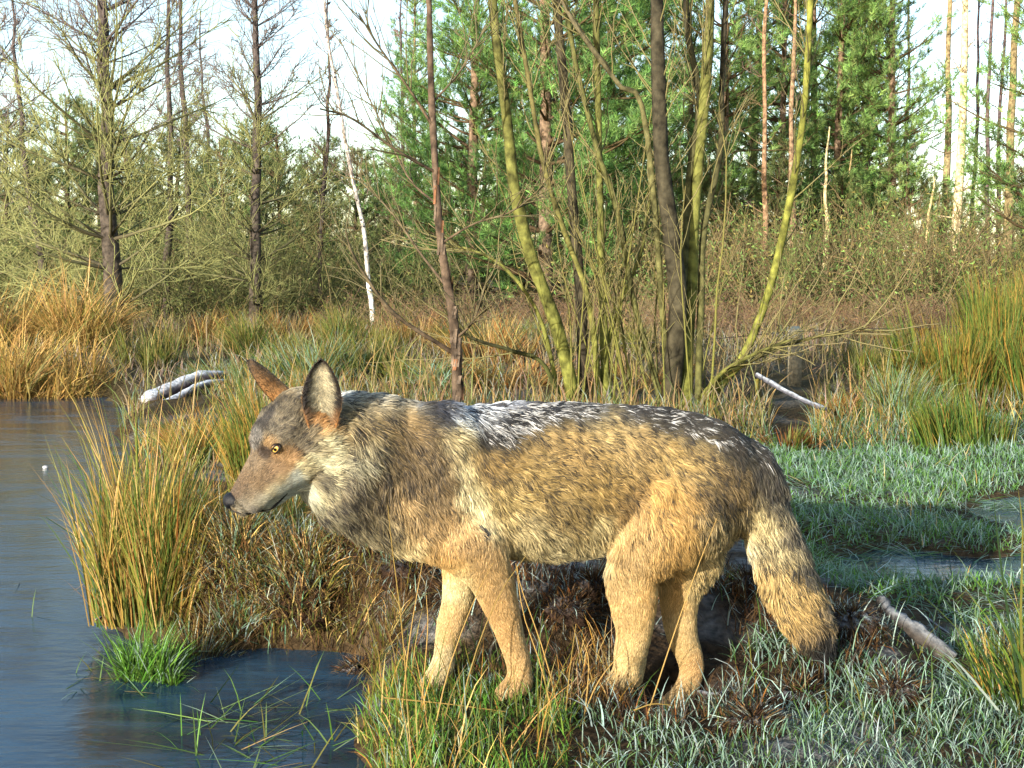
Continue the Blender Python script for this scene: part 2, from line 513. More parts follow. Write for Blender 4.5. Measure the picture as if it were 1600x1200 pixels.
# matted dead stems over the peat under and behind the wolf
PEAT = [(600, 1010), (640, 930), (760, 885), (1000, 885), (1200, 900), (1330, 930), (1400, 1010), (1300, 1060), (1050, 1130), (900, 1100), (700, 1060)]
def g4(S):
    P = patchy(zone(PEAT, 8000, r_, .12), 4.5, .25, .5, r_, 7)
    P[:, 2] += r_.uniform(-.005, .03, len(P))
    blades(S, P, r_, .085, .0030, [BROWN, (70, 52, 36), (54, 42, 32), FROST, RUST], [4, 5, 5, 1.3, 1.2], 1.35, .6, 4, None, .10)
    P = patchy(zone(PEAT, 300, r_, .12), 3, .45, .62, r_, 8)
    blades(S, P, r_, .12, .003, [FROSTG, GREEN, FROST, OLIVE], [2, 2, 2, 1], .8, 1.2, 4, None, .4)
    P = zone([(860, 1085), (880, 1040), (950, 1040), (1000, 1080), (960, 1110), (880, 1110)], 5200, r_, .1)
    P[:, 2] += r_.uniform(0, .03, len(P))
    blades(S, P, r_, .13, .0028, [PALE, STRAW, BROWN, (150, 120, 84)], [2, 2, 2, 2], 1.2, .8, 4, None, .08)
stuff_grass('dead_stems', 'matted brown dead stems over the dark peat under the wolf', [g4])
# turf mound by the inlet: hanging dead grass
MOUND = [(235, 1012), (270, 960), (330, 900), (420, 870), (560, 860), (640, 890), (660, 960), (600, 1022), (420, 1016), (300, 1016)]
def g5(S):
    P = zone(MOUND, 9000, r_, .12, minh=.0)
    P[:, 2] += r_.uniform(.0, .04, len(P))
    g = np.array(gnd(450, 935, .15)[:2])
    out = np.stack((P[:, 0] - g[0], P[:, 1] - g[1] - .15, 0 * P[:, 0]), 1)
    out = unit(out) * .9
    blades(S, P, r_, .19, .0034, [BROWN, (128, 104, 66), OLIVE, PALE, (84, 66, 44), (98, 110, 60)], [3, 3, 2.4, 1.8, 3, 2], .55, 1.1, 5, out * .7, .10)
    E = zone([(240, 1020), (255, 970), (600, 955), (640, 1028), (420, 1022)], 9000, r_, .05, minh=-.03)
    E[:, 2] += .015
    blades(S, E, r_, .11, .0032, [BROWN, (112, 92, 60), OLIVE, (84, 66, 44), (64, 50, 36), PALE], [3, 3, 2, 3, 3, 1], .9, .9, 4, None, .05)
    P = patchy(P, 4, .48, .62, r_, 9)
    blades(S, P, r_, .16, .0034, [FROSTG, FROST, GREEN], [3, 2, 3], .6, 1.5, 5, None, .4)
stuff_grass('mound_grass', 'dead brown grass hanging over the turf mound by the dark inlet', [g5])
# far bank, dry meadow behind
BACK = [(-400, 600), (100, 612), (200, 640), (230, 720), (330, 760), (600, 760), (1130, 700), (1260, 668), (1420, 650), (1800, 635), (2100, 560), (1700, 462), (800, 458), (-300, 470)]
def g6(S):
    P = zone(BACK, 62, r_, .12, minh=.03)
    hgt = .5 + 1.0 * fbm(P[:, 0] * .8, P[:, 1] * .8, 3)
    blades(S, P, r_, .26 * hgt, .010, [(156, 136, 96), (146, 126, 96), (112, 94, 72), (136, 122, 92), (112, 112, 66), (98, 100, 60), (146, 124, 108), (150, 146, 134)], [2.2, 3, 3, 3, 2.6, 2.6, 3, 1.2], .55, 1.0, 4, None, .10)
    P = patchy(zone(BACK, 55, r_, .12, minh=.03), .8, .50, .64, r_, 10)
    hgt = .5 + 1.0 * fbm(P[:, 0] * 1.3 + 4, P[:, 1] * 1.3, 3)
    blades(S, P, r_, .46 * hgt, .010, [(160, 134, 84), (150, 126, 84), (116, 116, 62), (130, 116, 84), (108, 108, 62)], [2.4, 3, 3, 3, 3], .32, .8, 4)
stuff_grass('dry_meadow', 'tangled dry brown grass of the meadow behind the wolf', [g6])
NEARB = [(150, 760), (200, 640), (420, 600), (800, 640), (1130, 655), (1260, 640), (1600, 610), (1750, 660), (1240, 700), (1130, 760), (640, 900), (420, 880)]
def g7(S):
    P = patchy(zone(NEARB, 420, r_, .1, minh=.02), 1.0, .30, .55, r_, 12)
    blades(S, P, r_, .24, .006, [(150, 128, 84), OLIVE, GREEN, FROSTG, PALE, BROWN, STRAW], [2, 3, 2.4, 1.6, 1.4, 2, 1.6], .5, .8, 4, None, .15)
stuff_grass('rough_grass', 'rough mixed grass between the willow and the wolf\'s back', [g7])
# sprigs standing or floating in the water
def g8(S):
    for poly, d, L in (([(200, 1120), (330, 1090), (520, 1090), (520, 1200), (360, 1230), (240, 1210)], 700, .22), ([(40, 1110), (120, 1050), (260, 1040), (240, 1110)], 700, .16), ([(-40, 930), (60, 900), (70, 960), (-20, 985)], 60, .2), ([(-60, 690), (60, 640), (150, 690), (60, 720)], 4, .3)):
        P = zone(poly, d, r_, 0, minh=None)
        P[:, 2] = -.004
        P = patchy(P, 3.5, .45, .6, r_, 13)
        blades(S, P, r_, L, .0042, [(92, 120, 52), FRESH, (140, 164, 92), OLIVE, PALE], [4, 3, 3, 2, 1], 1.42, .12, 4, None, .1, flat=True)
        P = P[::9]
        blades(S, P, r_, L * .7, .0038, [(92, 120, 52), FRESH, OLIVE], None, .6, .5, 4)
stuff_grass('floating_grass', 'green grass blades lying on the pond surface', [g8])
# ------------------------------------------------------------------ trees
def place(px, Y, dz=-.06):
    x = (px - 800) / FPX * Y
    return np.array((x, Y, float(H(x, Y)) + dz))
def lerpc(a, b, t):
    t = np.asarray(t, float)[..., None]
    return s2l(a) * (1 - t) + s2l(b) * t
def wander(p0, d0, L, rng, k=6, curl=.25, lift=0.0):
    """one branch as a gently turning polyline"""
    P = [np.asarray(p0, float)]; d = unit(np.asarray(d0, float))
    for i in range(k - 1):
        d = unit(d + rng.normal(0, curl, 3) / k * 2.2 + np.array((0, 0, lift / k)))
        P.append(P[-1] + d * L / (k - 1))
    return np.array(P)
class Group:
    """collects many polylines with the same point count before baking"""
    def __init__(self): self.d = {}
    def add(self, P, r0, r1, c0, c1, sides=4):
        k = len(P)
        t = np.linspace(0, 1, k)
        self.d.setdefault((k, sides), []).append((P, r0 + (r1 - r0) * t, s2l(c0) * (1 - t[:, None]) + s2l(c1) * t[:, None]))
    def bake(self, S, rng=None, bump=0.0):
        for (k, sides), L in self.d.items():
            S.tubes(np.array([x[0] for x in L]), np.array([x[1] for x in L]), np.array([x[2] for x in L]), sides, bump, rng)
        return S
def side_dirs(P, i, rng, ang, up=0.0):
    """direction leaving polyline P at point index i"""
    t = unit(P[min(i + 1, len(P) - 1)] - P[max(i - 1, 0)])
    v = rng.normal(0, 1, 3); v = unit(v - t * (v @ t))
    d = t * math.cos(ang) + v * math.sin(ang)
    return unit(d + np.array((0, 0, up)))
def twigs_on(G, P, rng, n, L, r, c0, c1, ang=.7, up=.15, tmin=.25, sub=2, k=5, sides=3, curl=.3):
    for _ in range(n):
        t = tmin + (1 - tmin) * rng.random() ** .8
        f = t * (len(P) - 1); i = int(min(f, len(P) - 2)); p = P[i] * (1 - f + i) + P[i + 1] * (f - i)
        l = L * (0.5 + .8 * rng.random()) * (1.15 - .55 * t)
        Q = wander(p, side_dirs(P, i, rng, ang * (.7 + .6 * rng.random()), up), l, rng, k, curl, up)
        G.add(Q, r, r * .35, c0, c1, sides)
        if sub: twigs_on(G, Q, rng, sub, l * .5, r * .55, c0, c1, ang, up, .2, 0, 4, 3, curl)

# ---- mossy many-stemmed willows right behind the wolf (stems traced, base distance from the ground they stand on)
def traced(parent, pts, Y, w0, w1, c0, c1, rng, name='stem', k=18, sides=9, dY=0.0):
    n = len(pts)
    P = np.array([at(a, b, Y + dY * i / (n - 1)) for i, (a, b) in enumerate(pts)])
    P[0, 2] = min(P[0, 2], float(H(P[0, 0], P[0, 1])) - .05) if name in ('stem', 'trunk') else P[0, 2]
    P = resample(P, k)
    t = np.linspace(0, 1, k)
    m = Y / FPX
    R = (w0 * (1 - t) ** 1.0 + w1 * t) * .5 * m * (1 + .04 * rng.standard_normal(k))
    S = Strips()
    C = lerpc(c0, c1, t)[None] * (1 + .12 * rng.standard_normal((1, k, 1)))
    S.tubes(P[None], R[None], np.clip(C, .01, .9), sides, .05, rng)
    o = link(name, S.mesh(name, True), parent, M['bark'])
    return o, P, R
MOSS, MOSSD, GREYB, DARKB = (104, 106, 48), (82, 82, 46), (96, 88, 70), (50, 45, 36)
def willow(base, label, stems, nshoot, rng, spread, Yb):
    root = empty('willow_tree', base)
    tag(root, label, 'tree', 'mossy willows behind the wolf')
    G = Group()
    m = Yb / FPX
    for pts, dY, w0, w1, c0, c1 in stems:
        o, P, R = traced(root, pts, Yb, w0, w1, c0, c1, rng, dY=dY)
        twigs_on(G, P, rng, 15, .8, 1.3 * m, (108, 104, 64), (126, 116, 84), .7, .3, .38, 4, 6, 4)
    for i in range(nshoot):
        a = rng.uniform(*spread)
        p0 = at(a, 625 + rng.uniform(-10, 15), Yb + rng.uniform(-.35, .35))
        p0[2] = float(H(p0[0], p0[1])) - .03
        d = np.array((rng.normal((a - np.mean(spread)) / 500, .17), rng.normal(0, .15), 1))
        L = rng.uniform(.9, 2.6)
        P = wander(p0, d, L, rng, 8, .22, .1)
        r = rng.uniform(1.0, 2.4) * m
        G.add(P, r, r * .35, MOSS if rng.random() < .7 else MOSSD, (112, 104, 62), 5)
        twigs_on(G, P, rng, 7, .45, .8 * m, (110, 106, 64), (124, 114, 82), .65, .3, .3, 1, 4, 3)
    S = Strips(); G.bake(S)
    o = link('shoots', S.mesh('shoots'), root, M['twig']); o['kind'] = 'stuff'
    return root
rw = np.random.default_rng(3)
YW = 10.3
willow(place(895, YW), 'mossy grey-green willow of slender curved stems behind the wolf\'s shoulders', [
    ([(897, 640), (893, 605), (870, 510), (830, 400), (805, 300), (790, 170), (772, 30), (768, -70)], -.3, 24, 13, MOSS, MOSSD),
    ([(912, 640), (910, 560), (908, 470), (895, 320), (885, 170), (872, 30), (868, -70)], .5, 19, 13, DARKB, (72, 66, 48)),
    ([(948, 640), (946, 588), (942, 470), (939, 382), (936, 227), (932, 30), (930, -60)], .1, 15, 9, MOSS, MOSSD),
    ([(935, 640), (930, 540), (915, 450), (885, 370), (850, 260), (825, 120), (800, -30)], -.5, 11, 6, MOSS, (96, 88, 58)),
    ([(925, 640), (960, 500), (1000, 400), (1012, 330), (1030, 250)], .3, 8, 4, MOSS, MOSSD),
    ([(880, 640), (845, 500), (790, 420), (735, 390), (700, 385)], .1, 8, 3, MOSS, MOSSD),
    ([(885, 640), (850, 570), (800, 548), (735, 527), (700, 492)], -.4, 8, 4, (70, 74, 36), DARKB),
], 17, rw, (880, 1000), YW)
willow(place(1060, YW), 'willow clump with a dark main trunk and yellow-green side stems behind the wolf\'s rump', [
    ([(1048, 640), (1050, 600), (1060, 485), (1050, 372), (1035, 268), (1029, 123), (1027, 30), (1024, -70)], -.25, 34, 18, (58, 54, 40), (60, 56, 44)),
    ([(1070, 640), (1072, 560), (1080, 450), (1083, 356), (1099, 175), (1107, 72), (1109, 30), (1112, -70)], .35, 22, 14, MOSS, MOSSD),
    ([(1060, 640), (1065, 510), (1072, 400), (1076, 278), (1094, 165), (1078, 72), (1073, 30), (1070, -60)], .4, 13, 9, MOSSD, DARKB),
    ([(1105, 645), (1118, 610), (1158, 563), (1195, 475), (1220, 382), (1241, 278), (1257, 165), (1264, 50), (1268, -40)], -.6, 16, 8, MOSS, MOSS),
    ([(1075, 640), (1110, 605), (1148, 578), (1220, 542), (1300, 521), (1350, 512)], -.8, 10, 3, MOSS, (74, 66, 44)),
    ([(1085, 640), (1120, 590), (1175, 555), (1238, 530)], -.9, 8, 4, MOSS, MOSSD),
    ([(1040, 640), (1015, 560), (990, 470), (965, 330), (935, 240), (900, 100), (880, -20)], .0, 12, 7, MOSSD, MOSSD),
    ([(1050, 372), (1010, 200), (965, 130), (900, 40), (870, -20)], -.2, 10, 6, MOSSD, GREYB),
    ([(1090, 640), (1095, 480), (1100, 360), (1125, 240), (1128, 120), (1135, -20)], .5, 12, 8, MOSSD, DARKB),
], 17, rw, (980, 1130), YW)

# ---- dead pine with peeling red-brown bark
YD = 9.4
root = empty('dead_pine', place(716, YD))
tag(root, 'slim dead tree with peeling red-brown bark between the birch and the willow', 'tree')
PEEL, PEELR = (90, 76, 62), (120, 84, 60)
o, P, R = traced(root, [(717, 640), (715, 610), (710, 510), (697, 430), (687, 360), (680, 260), (674, 145), (671, 30), (669, -60)], YD, 18, 8, PEEL, (84, 70, 58), rw, 'trunk', 26, 10)
G = Group(); m_ = YD / FPX
for pts, w0, w1, dY in (([(706, 550), (650, 515), (610, 485), (580, 445), (550, 395), (540, 360)], 8, 3, -.4), ([(682, 270), (620, 235), (550, 185), (500, 170)], 5, 2.5, -.6), ([(700, 450), (660, 400), (610, 330), (560, 280)], 5, 2, .5),
                        ([(678, 200), (640, 140), (590, 70), (560, 20)], 5, 2, -.3), ([(684, 320), (640, 280), (600, 200), (530, 60)], 4, 2, .3), ([(690, 380), (740, 350), (800, 330), (850, 290)], 4, 2, -.3), ([(676, 160), (720, 110), (760, 40)], 4, 2, .2), ([(712, 530), (740, 500), (760, 440)], 5, 2, -.3)):
    o, P2, _ = traced(root, pts, YD, w0, w1, (84, 70, 56), (96, 88, 66), rw, 'branch', 12, 6, dY)
    twigs_on(G, P2, rw, 12, .55, 1.3 * m_, (92, 86, 60), (110, 104, 76), .6, .3, .2, 2, 5, 3)
S = Strips(); G.bake(S)
o = link('twigs', S.mesh('twigs'), root, M['twig']); o['kind'] = 'stuff'
# curling plates of loose bark
for i in range(30):
    f = rw.uniform(.08, .62) * (len(P) - 1); j = int(f)
    c = P[j] * (1 - f + j) + P[j + 1] * (f - j)
    a0 = rw.uniform(-2.6, -.2); rad = R[j] * 1.03
    hgt = rw.uniform(.02, .07)
    V, q = [], []
    for u in range(4):
        for v in range(3):
            a = a0 + u * .2 + (v - 1) * .12
            rr = rad * (1 + .10 * abs(v - 1) + (.12 if u in (0, 3) else 0))
            V.append(c + np.array((math.cos(a) * rr, math.sin(a) * rr, (v - 1) * hgt)))
    for u in range(3):
        for v in range(2):
            q.append((u * 3 + v, u * 3 + v + 3, u * 3 + v + 4, u * 3 + v + 1))
    col = s2l(PEELR if rw.random() < .25 else (104, 90, 76)) * (1 + .2 * rw.standard_normal())
    link('bark_plate', mesh_np('bark_plate', V, [np.array(q)], np.tile(np.clip(col, .01, .8), (12, 1)), True), root, M['bark'])

# ---- bare whorled trees on the far bank, left
def bare_tree(pos, Ht, r0, label, group, seed, spread=1.9, lean=(0, 0), col=((70, 63, 53), (80, 72, 72)), tw=((136, 138, 88), (112, 102, 98)), step=.42, nb=5, name='bare_pine', zmin=.5, nsub=9):
    rng = np.random.default_rng(seed)
    root = empty(name, pos)
    tag(root, label, 'tree', group)
    k = 16
    t = np.linspace(0, 1, k)
    P = np.stack((lean[0] * t ** 1.2 + .05 * np.sin(t * 7 + seed), lean[1] * t, Ht * t), 1)
    P[1:] += rng.normal(0, .02, (k - 1, 3)) * [1, 1, 0]
    P = P + np.asarray(pos)
    S = Strips()
    S.tubes(P[None], (r0 * (1 - t) ** .9 + .012 + .25 * r0 * np.exp(-t * 14))[None], lerpc(col[0], col[1], t)[None], 9, .05, rng)
    link('trunk', S.mesh('trunk', True), root, M['bark'])
    G = Group()
    z = zmin
    while z < Ht * .97:
        f = z / Ht * (k - 1); i = int(f); p = P[i] * (1 - f + i) + P[min(i + 1, k - 1)] * (f - i)
        hh = z / Ht
        for b in range(rng.integers(max(nb - 2, 2), nb + 1)):
            a = rng.uniform(0, 2 * math.pi)
            L = spread * (1 - hh) ** .75 * rng.uniform(.5, 1.1) * (.65 + .35 * min(1, z / 1.2))
            el = rng.uniform(-.05, .35) + hh * .6
            d = np.array((math.cos(a) * math.cos(el), math.sin(a) * math.cos(el), math.sin(el)))
            c0, c1 = (tw[0], tw[0]) if hh < .42 + rng.normal(0, .08) else (tw[1], tw[1])
            Q = wander(p, d, L, rng, 8, .22, .5)
            G.add(Q, max(.03 * L / spread * r0 / .11, .008), .005, col[0] if hh < .5 else col[1], c1, 5)
            twigs_on(G, Q, rng, nsub, L * .42, .0075, c0, c1, .75, .18, .12, 4, 5, 3)
        z += step * rng.uniform(.6, 1.3)
    S = Strips(); G.bake(S)
    link('crown', S.mesh('crown'), root, M['twig'])
    return root
LB = 'bare trees on the far bank'
bare_tree(place(186, 19), 8.2, .125, 'thick bare tree with mossy lower boughs beside the straw tussock across the pond', LB, 41, 2.9, (-.35, 0), nb=8, nsub=13)
bare_tree(place(404, 24), 8.5, .10, 'straight bare tree standing alone against the sky left of the white birch', LB, 42, 2.3, (0, 0), nb=7, zmin=.4, nsub=12)
bare_tree(place(262, 25), 8.0, .07, 'thin bare tree standing close behind the thick mossy one', LB, 43, 1.8, (.25, 0), nb=4)
bare_tree(place(296, 28), 9.0, .075, 'slim upright bare tree between the thick mossy one and the straight one', LB, 44, 1.9, (0, 0), nb=4)
bare_tree(place(70, 24), 6.2, .07, 'leaning bare tree at the pond end behind the straw tussock', LB, 45, 2.0, (-.5, 0), nb=5)
bare_tree(place(-20, 21), 6.8, .09, 'bare tree with drooping mossy boughs at the far end of the pond', LB, 46, 2.4, (.2, 0), nb=6)
bare_tree(place(505, 27), 6.5, .05, 'spindly bare sapling just left of the white birch', LB, 47, 1.4, (.2, 0), nb=4, tw=((118, 104, 70), (108, 92, 78)))
bare_tree(place(625, 34), 8.4, .06, 'pale twiggy sapling just right of the white birch', LB, 48, 1.3, (.1, 0), nb=4, tw=((128, 106, 84), (128, 100, 94)))
bare_tree(place(335, 33), 7.4, .06, 'far thin bare tree behind the straight lone one', LB, 49, 1.6, (-.2, 0), nb=4)

# ---- white birch, leaning
root = empty('white_birch', place(581, 22))
tag(root, 'thin leaning birch with bright white bark on the far bank', 'tree')
BW = (222, 216, 206)
o, P, R = traced(root, [(583, 492), (580, 470), (576, 445), (570, 370), (560, 320), (545, 250), (528, 150), (512, 60), (505, -30)], 22, 8.5, 4, BW, (190, 178, 168), rw, 'trunk', 22, 9)
G = Group()
twigs_on(G, P, rw, 40, 1.0, .006, (128, 112, 96), (120, 100, 92), .6, .5, .4, 3, 5, 3)
S = Strips(); G.bake(S)
link('crown', S.mesh('crown'), root, M['twig'])
for i in range(16):
    f = rw.uniform(.05, .9) * (len(P) - 1); j = int(f); c = P[j] * (1 - f + j) + P[min(j + 1, len(P) - 1)] * (f - j)
    a = rw.uniform(-2.5, -.6); rr = R[j] * 1.06; V = []
    for u in range(4):
        for v in (-1, 1):
            aa = a + u * .3
            V.append(c + np.array((math.cos(aa) * rr, math.sin(aa) * rr, v * (.006 + .012 * rw.random()))))
    link('bark_scar', mesh_np('bark_scar', V, [np.array([(0, 2, 3, 1), (2, 4, 5, 3), (4, 6, 7, 5)])], np.tile(s2l((44, 38, 36)), (8, 1))), root, M['bark'])

# ---- pines
def pine_parts(seed, Ht, R, z0, r0, cols, dens=1.0, prof=.75, trunk_c=((104, 90, 74), (134, 106, 82)), needle=.15, nw=.015):
    rng = np.random.default_rng(seed)
    S = Strips(); k = 14; t = np.linspace(0, 1, k)
    P = np.stack((.12 * np.sin(t * 3 + seed), .1 * np.sin(t * 2.3 + 2 * seed), Ht * t), 1)
    S.tubes(P[None], (r0 * (1 - t) ** .8 + .012)[None], lerpc(trunk_c[0], trunk_c[1], t ** 1.3)[None], 9, .05, rng)
    trunk = S.mesh('trunk', True)
    G = Group(); C, D, K = [], [], []
    z = z0
    while z < Ht * .98:
        hh = (z - z0) / (Ht - z0)
        f = z / Ht * (k - 1); i = int(f); p = P[i] * (1 - f + i) + P[min(i + 1, k - 1)] * (f - i)
        for b in range(rng.integers(4, 7)):
            a = rng.uniform(0, 2 * math.pi)
            L = R * max((1 - hh) ** prof, .12) * rng.uniform(.55, 1.1)
            el = rng.uniform(-.1, .25) + .5 * hh
            Q = wander(p, (math.cos(a) * math.cos(el), math.sin(a) * math.cos(el), math.sin(el)), L, rng, 7, .2, .55)
            G.add(Q, .012 + .012 * L, .006, (86, 70, 52), (84, 74, 48), 4)
            ns = max(3, int(7 * L * dens))
            for s in range(ns):
                tt = .22 + .78 * (s + rng.random()) / ns
                f2 = tt * 6; j = int(min(f2, 5)); q = Q[j] * (1 - f2 + j) + Q[j + 1] * (f2 - j)
                l = (.28 + .30 * L * (1 - tt * .6)) * rng.uniform(.6, 1.2)
                W = wander(q, side_dirs(Q, j, rng, rng.uniform(.5, 1.0), .3), l, rng, 4, .25, .5)
                G.add(W, .007, .004, (84, 72, 48), (80, 82, 44), 3)
                nt = max(2, int(l / .13))
                shade = rng.uniform(.75, 1.25)
                for u in range(nt):
                    g = .35 + .65 * (u + 1) / nt
                    f3 = g * 3; jj = int(min(f3, 2)); c = W[jj] * (1 - f3 + jj) + W[jj + 1] * (f3 - jj)
                    C.append(c + rng.normal(0, .03, 3)); D.append(unit(unit(W[3] - W[0]) + np.array((0, 0, .55)) + rng.normal(0, .35, 3))); K.append(shade)
        z += .42 * rng.uniform(.7, 1.25)
    B = Strips(); G.bake(B)
    C, D, K = np.array(C), np.array(D), np.array(K)
    nn = 16
    n = len(C)
    ref = unit(rng.normal(0, 1, (n, nn, 3)))
    d = D[:, None]
    rad = unit(ref - d * (ref * d).sum(-1, keepdims=True))
    nd = unit(d * .75 + rad * .75)
    b0 = C[:, None] + d * rng.uniform(-.06, .07, (n, nn, 1))
    sd = unit(np.cross(nd, unit(rng.normal(0, 1, (n, nn, 3))))) * nw * .5
    ln = needle * rng.uniform(.7, 1.25, (n, nn, 1))
    V = np.stack((b0 - sd, b0 + sd, b0 + nd * ln), 2).reshape(-1, 3, 3)
    cc = pick(rng, n, cols, None, .16) * K[:, None]
    cc = np.repeat(cc[:, None], nn, 1) * rng.uniform(.8, 1.2, (n, nn, 1))
    NS = Strips(); NS.tris(V, cc.reshape(-1, 3))
    return trunk, B.mesh('boughs'), NS.mesh('needles')
PGREEN = [(124, 162, 88), (112, 152, 82), (140, 174, 98), (98, 132, 76)]
OGREEN = [(122, 136, 82), (110, 126, 76), (134, 140, 86), (98, 116, 72)]
YGREEN = [(138, 170, 94), (126, 160, 88), (152, 182, 106), (110, 138, 80)]
PV = [pine_parts(1, 11.5, 3.3, .5, .15, PGREEN, 1.0, .6), pine_parts(2, 13, 2.2, 1.8, .12, YGREEN, .72, .45), pine_parts(3, 12.5, 1.9, 2.4, .10, YGREEN, .66, .4),
      pine_parts(4, 4.6, 1.9, .2, .07, OGREEN, 1.2, .7, ((70, 60, 48), (84, 70, 52)), .13, .016)]
def pine(v, px, Y, rot, sc, label, group):
    root = empty('pine_tree', place(px, Y))
    tag(root, label, 'tree', group)
    root.rotation_euler = (0, 0, rot); root.scale = (sc,) * 3
    for nm, me, mt in zip(('trunk', 'boughs', 'needles'), PV[v], ('bark', 'twig', 'needle')):
        o = bpy.data.objects.new(nm, me); COL.objects.link(o); o.parent = root
        if not me.materials: me.materials.append(M[mt])
    return root
BP = 'green pines behind the willows'
pine(0, 845, 26, .3, 1.0, 'broad bright green pine branched to the ground, its trunk seen between the willow stems', BP)
pine(0, 745, 31, 2.1, .95, 'broad green pine directly behind the peeling dead tree', BP)
pine(0, 955, 32, 4.0, 1.0, 'green pine filling the gap between the two willows', BP)
FP = 'tall pines of the wood behind the fence post'
for i, (px, Y, v, sc) in enumerate([(1075, 36, 1, 1), (1130, 31, 2, 1), (1178, 37, 1, 1.05), (1218, 33, 2, .95), (1262, 40, 1, 1.1), (1300, 34, 1, .95), (1345, 38, 2, 1), (1388, 34, 1, 1.0), (1020, 42, 1, 1.05), (1320, 50, 1, 1.2), (1690, 40, 1, 1.0), (1750, 34, 1, 1)]):
    pine(v, px, Y, i * 1.7, sc, 'tall pine with a bare reddish lower trunk in the wood behind the fence post', FP)
pine(1, 1618, 23, 1.2, .9, 'bright green pine standing forward of the wood beside the tall rush bed', FP)
YP = 'low olive pines behind the bare trees'
for i, (px, Y, sc) in enumerate([(20, 30, 1.0), (110, 33, 1.15), (205, 31, .95), (285, 36, 1.15), (350, 31, .9), (440, 36, 1.05), (505, 33, .95), (-70, 28, 1.1), (560, 40, 1.0), (610, 45, 1.1), (160, 40, 1.3), (400, 44, 1.3)]):
    pine(3, px, Y, i * 2.3, sc, 'low bushy olive-green pine behind the bare trees across the pond', YP)
UP = 'young pines under the tall ones'
for i in range(15):
    pine(3, 1010 + i * 48 + (i * 37) % 23, 29 + (i * 7) % 13, i * 1.9, .62 + .35 * ((i * 5) % 7) / 7, 'young bushy pine growing under the tall pines of the wood', UP)
for i, (px, Y) in enumerate([(655, 40), (700, 44), (760, 42), (815, 40), (870, 43), (925, 41), (985, 44)]):
    pine(3, px, Y, i * 2.9, .9 + .2 * (i % 3), 'young pine closing the gap under the broad green pines', 'young pines behind the willows')
DP = 'distant pines at the wood edge'
for i in range(26):
    Y = 58 + 30 * ((i * 7) % 11) / 11
    px = -250 + i * 82
    if px < 640: pine(3, px, Y, i * 1.1, 1.5 + .2 * ((i * 5) % 7) / 7, 'distant low pine closing the view beyond the pond', DP)
    elif i % 2 and not 1410 < px < 1640: pine(1 + i % 2, px, Y, i * 1.1, 1.1, 'distant tall pine deep in the wood', DP)

# ---- pale bare trunks standing in the wood on the right
PT = 'pale birch trunks in the wood'
for i, (px, Y, w, ht, lab, c) in enumerate([
    (1492, 30, 15, 13, 'thickest pale sunlit trunk in the wood right of the fence post', (196, 178, 140)),
    (1468, 34, 12, 13, 'olive-grey trunk close beside the thickest pale trunk', (140, 124, 92)),
    (1445, 31, 8, 3.2, 'short broken pale snag in the brush below the pines', (190, 168, 122)),
    (1536, 36, 8, 12, 'thin dark bare birch in the bright gap of the wood', (92, 78, 78)),
    (1556, 38, 7, 12, 'thin dark bare birch in the bright gap of the wood', (92, 78, 78)),
    (1575, 31, 15, 13, 'brown-green trunk at the edge of the bright gap in the wood', (124, 110, 78)),
    (1515, 44, 7, 13, 'thin dark bare birch in the bright gap of the wood', (92, 78, 78)),
    (1285, 30, 9, 4.2, 'pale flaking dead trunk among the tall pines', (190, 172, 130)),
    (1318, 33, 7, 4.0, 'second pale dead trunk among the tall pines', (176, 152, 108)),
    (1190, 28, 8, 11, 'red-barked thin pine pole behind the leaning willow stem', (140, 112, 86)),
    (1236, 29, 9, 11, 'red-brown pine pole right of the leaning willow stem', (134, 110, 86)),
    (1370, 36, 7, 5.0, 'dark dead pole below the pine crowns', (92, 76, 56)),
    (1408, 39, 7, 12, 'thin pale trunk showing in a gap of the pine crowns', (178, 160, 124)), (1340, 42, 7, 12, 'thin pale trunk showing in a gap of the pine crowns', (178, 160, 124)),
    (1255, 45, 7, 12, 'thin pale trunk showing in a gap of the pine crowns', (178, 160, 124)), (1168, 41, 7, 12, 'thin pale trunk showing in a gap of the pine crowns', (178, 160, 124)),
    (1598, 44, 8, 13, 'thin dark bare birch in the bright gap of the wood', (92, 78, 78))]):
    bare_tree(place(px, Y), ht, w * .5 * Y / FPX, lab, PT, 80 + i, .9 if ht > 5 else .5, (.1 * math.sin(i), 0), (c, c), ((112, 100, 72), (104, 92, 84)), .7, 3, 'pale_tree', 2.2 if ht > 5 else 1.2, 4)

# ---- understorey: tangled brush
def brush_mesh(seed, w, h, n, tc, lc, leaf):
    rng = np.random.default_rng(seed)
    G = Group()
    pts = []
    for i in range(n):
        p = np.array((rng.normal(0, w * .35), rng.normal(0, w * .3), -.05))
        Q = wander(p, (rng.normal(0, .45), rng.normal(0, .45), 1), h * rng.uniform(.5, 1.15), rng, 6, .4, 0)
        c = tc[rng.integers(len(tc))]
        G.add(Q, .011, .004, c, c, 3)
        twigs_on(G, Q, rng, 6, h * .35, .005, c, c, .8, .1, .15, 2, 4, 3)
        pts += [Q[j] + rng.normal(0, .14, 3) for j in range(1, 6) for _ in range(leaf)]
    S = Strips(); G.bake(S)
    if leaf:
        c = np.array(pts); m = len(c)
        a = unit(rng.normal(0, 1, (m, 3))); b = unit(np.cross(a, rng.normal(0, 1, (m, 3))))
        V = np.stack((c, c + a * .045 + b * .012, c + a * .07 - b * .008), 1)
        S.tris(V, pick(rng, m, lc))
    return S.mesh('brush')
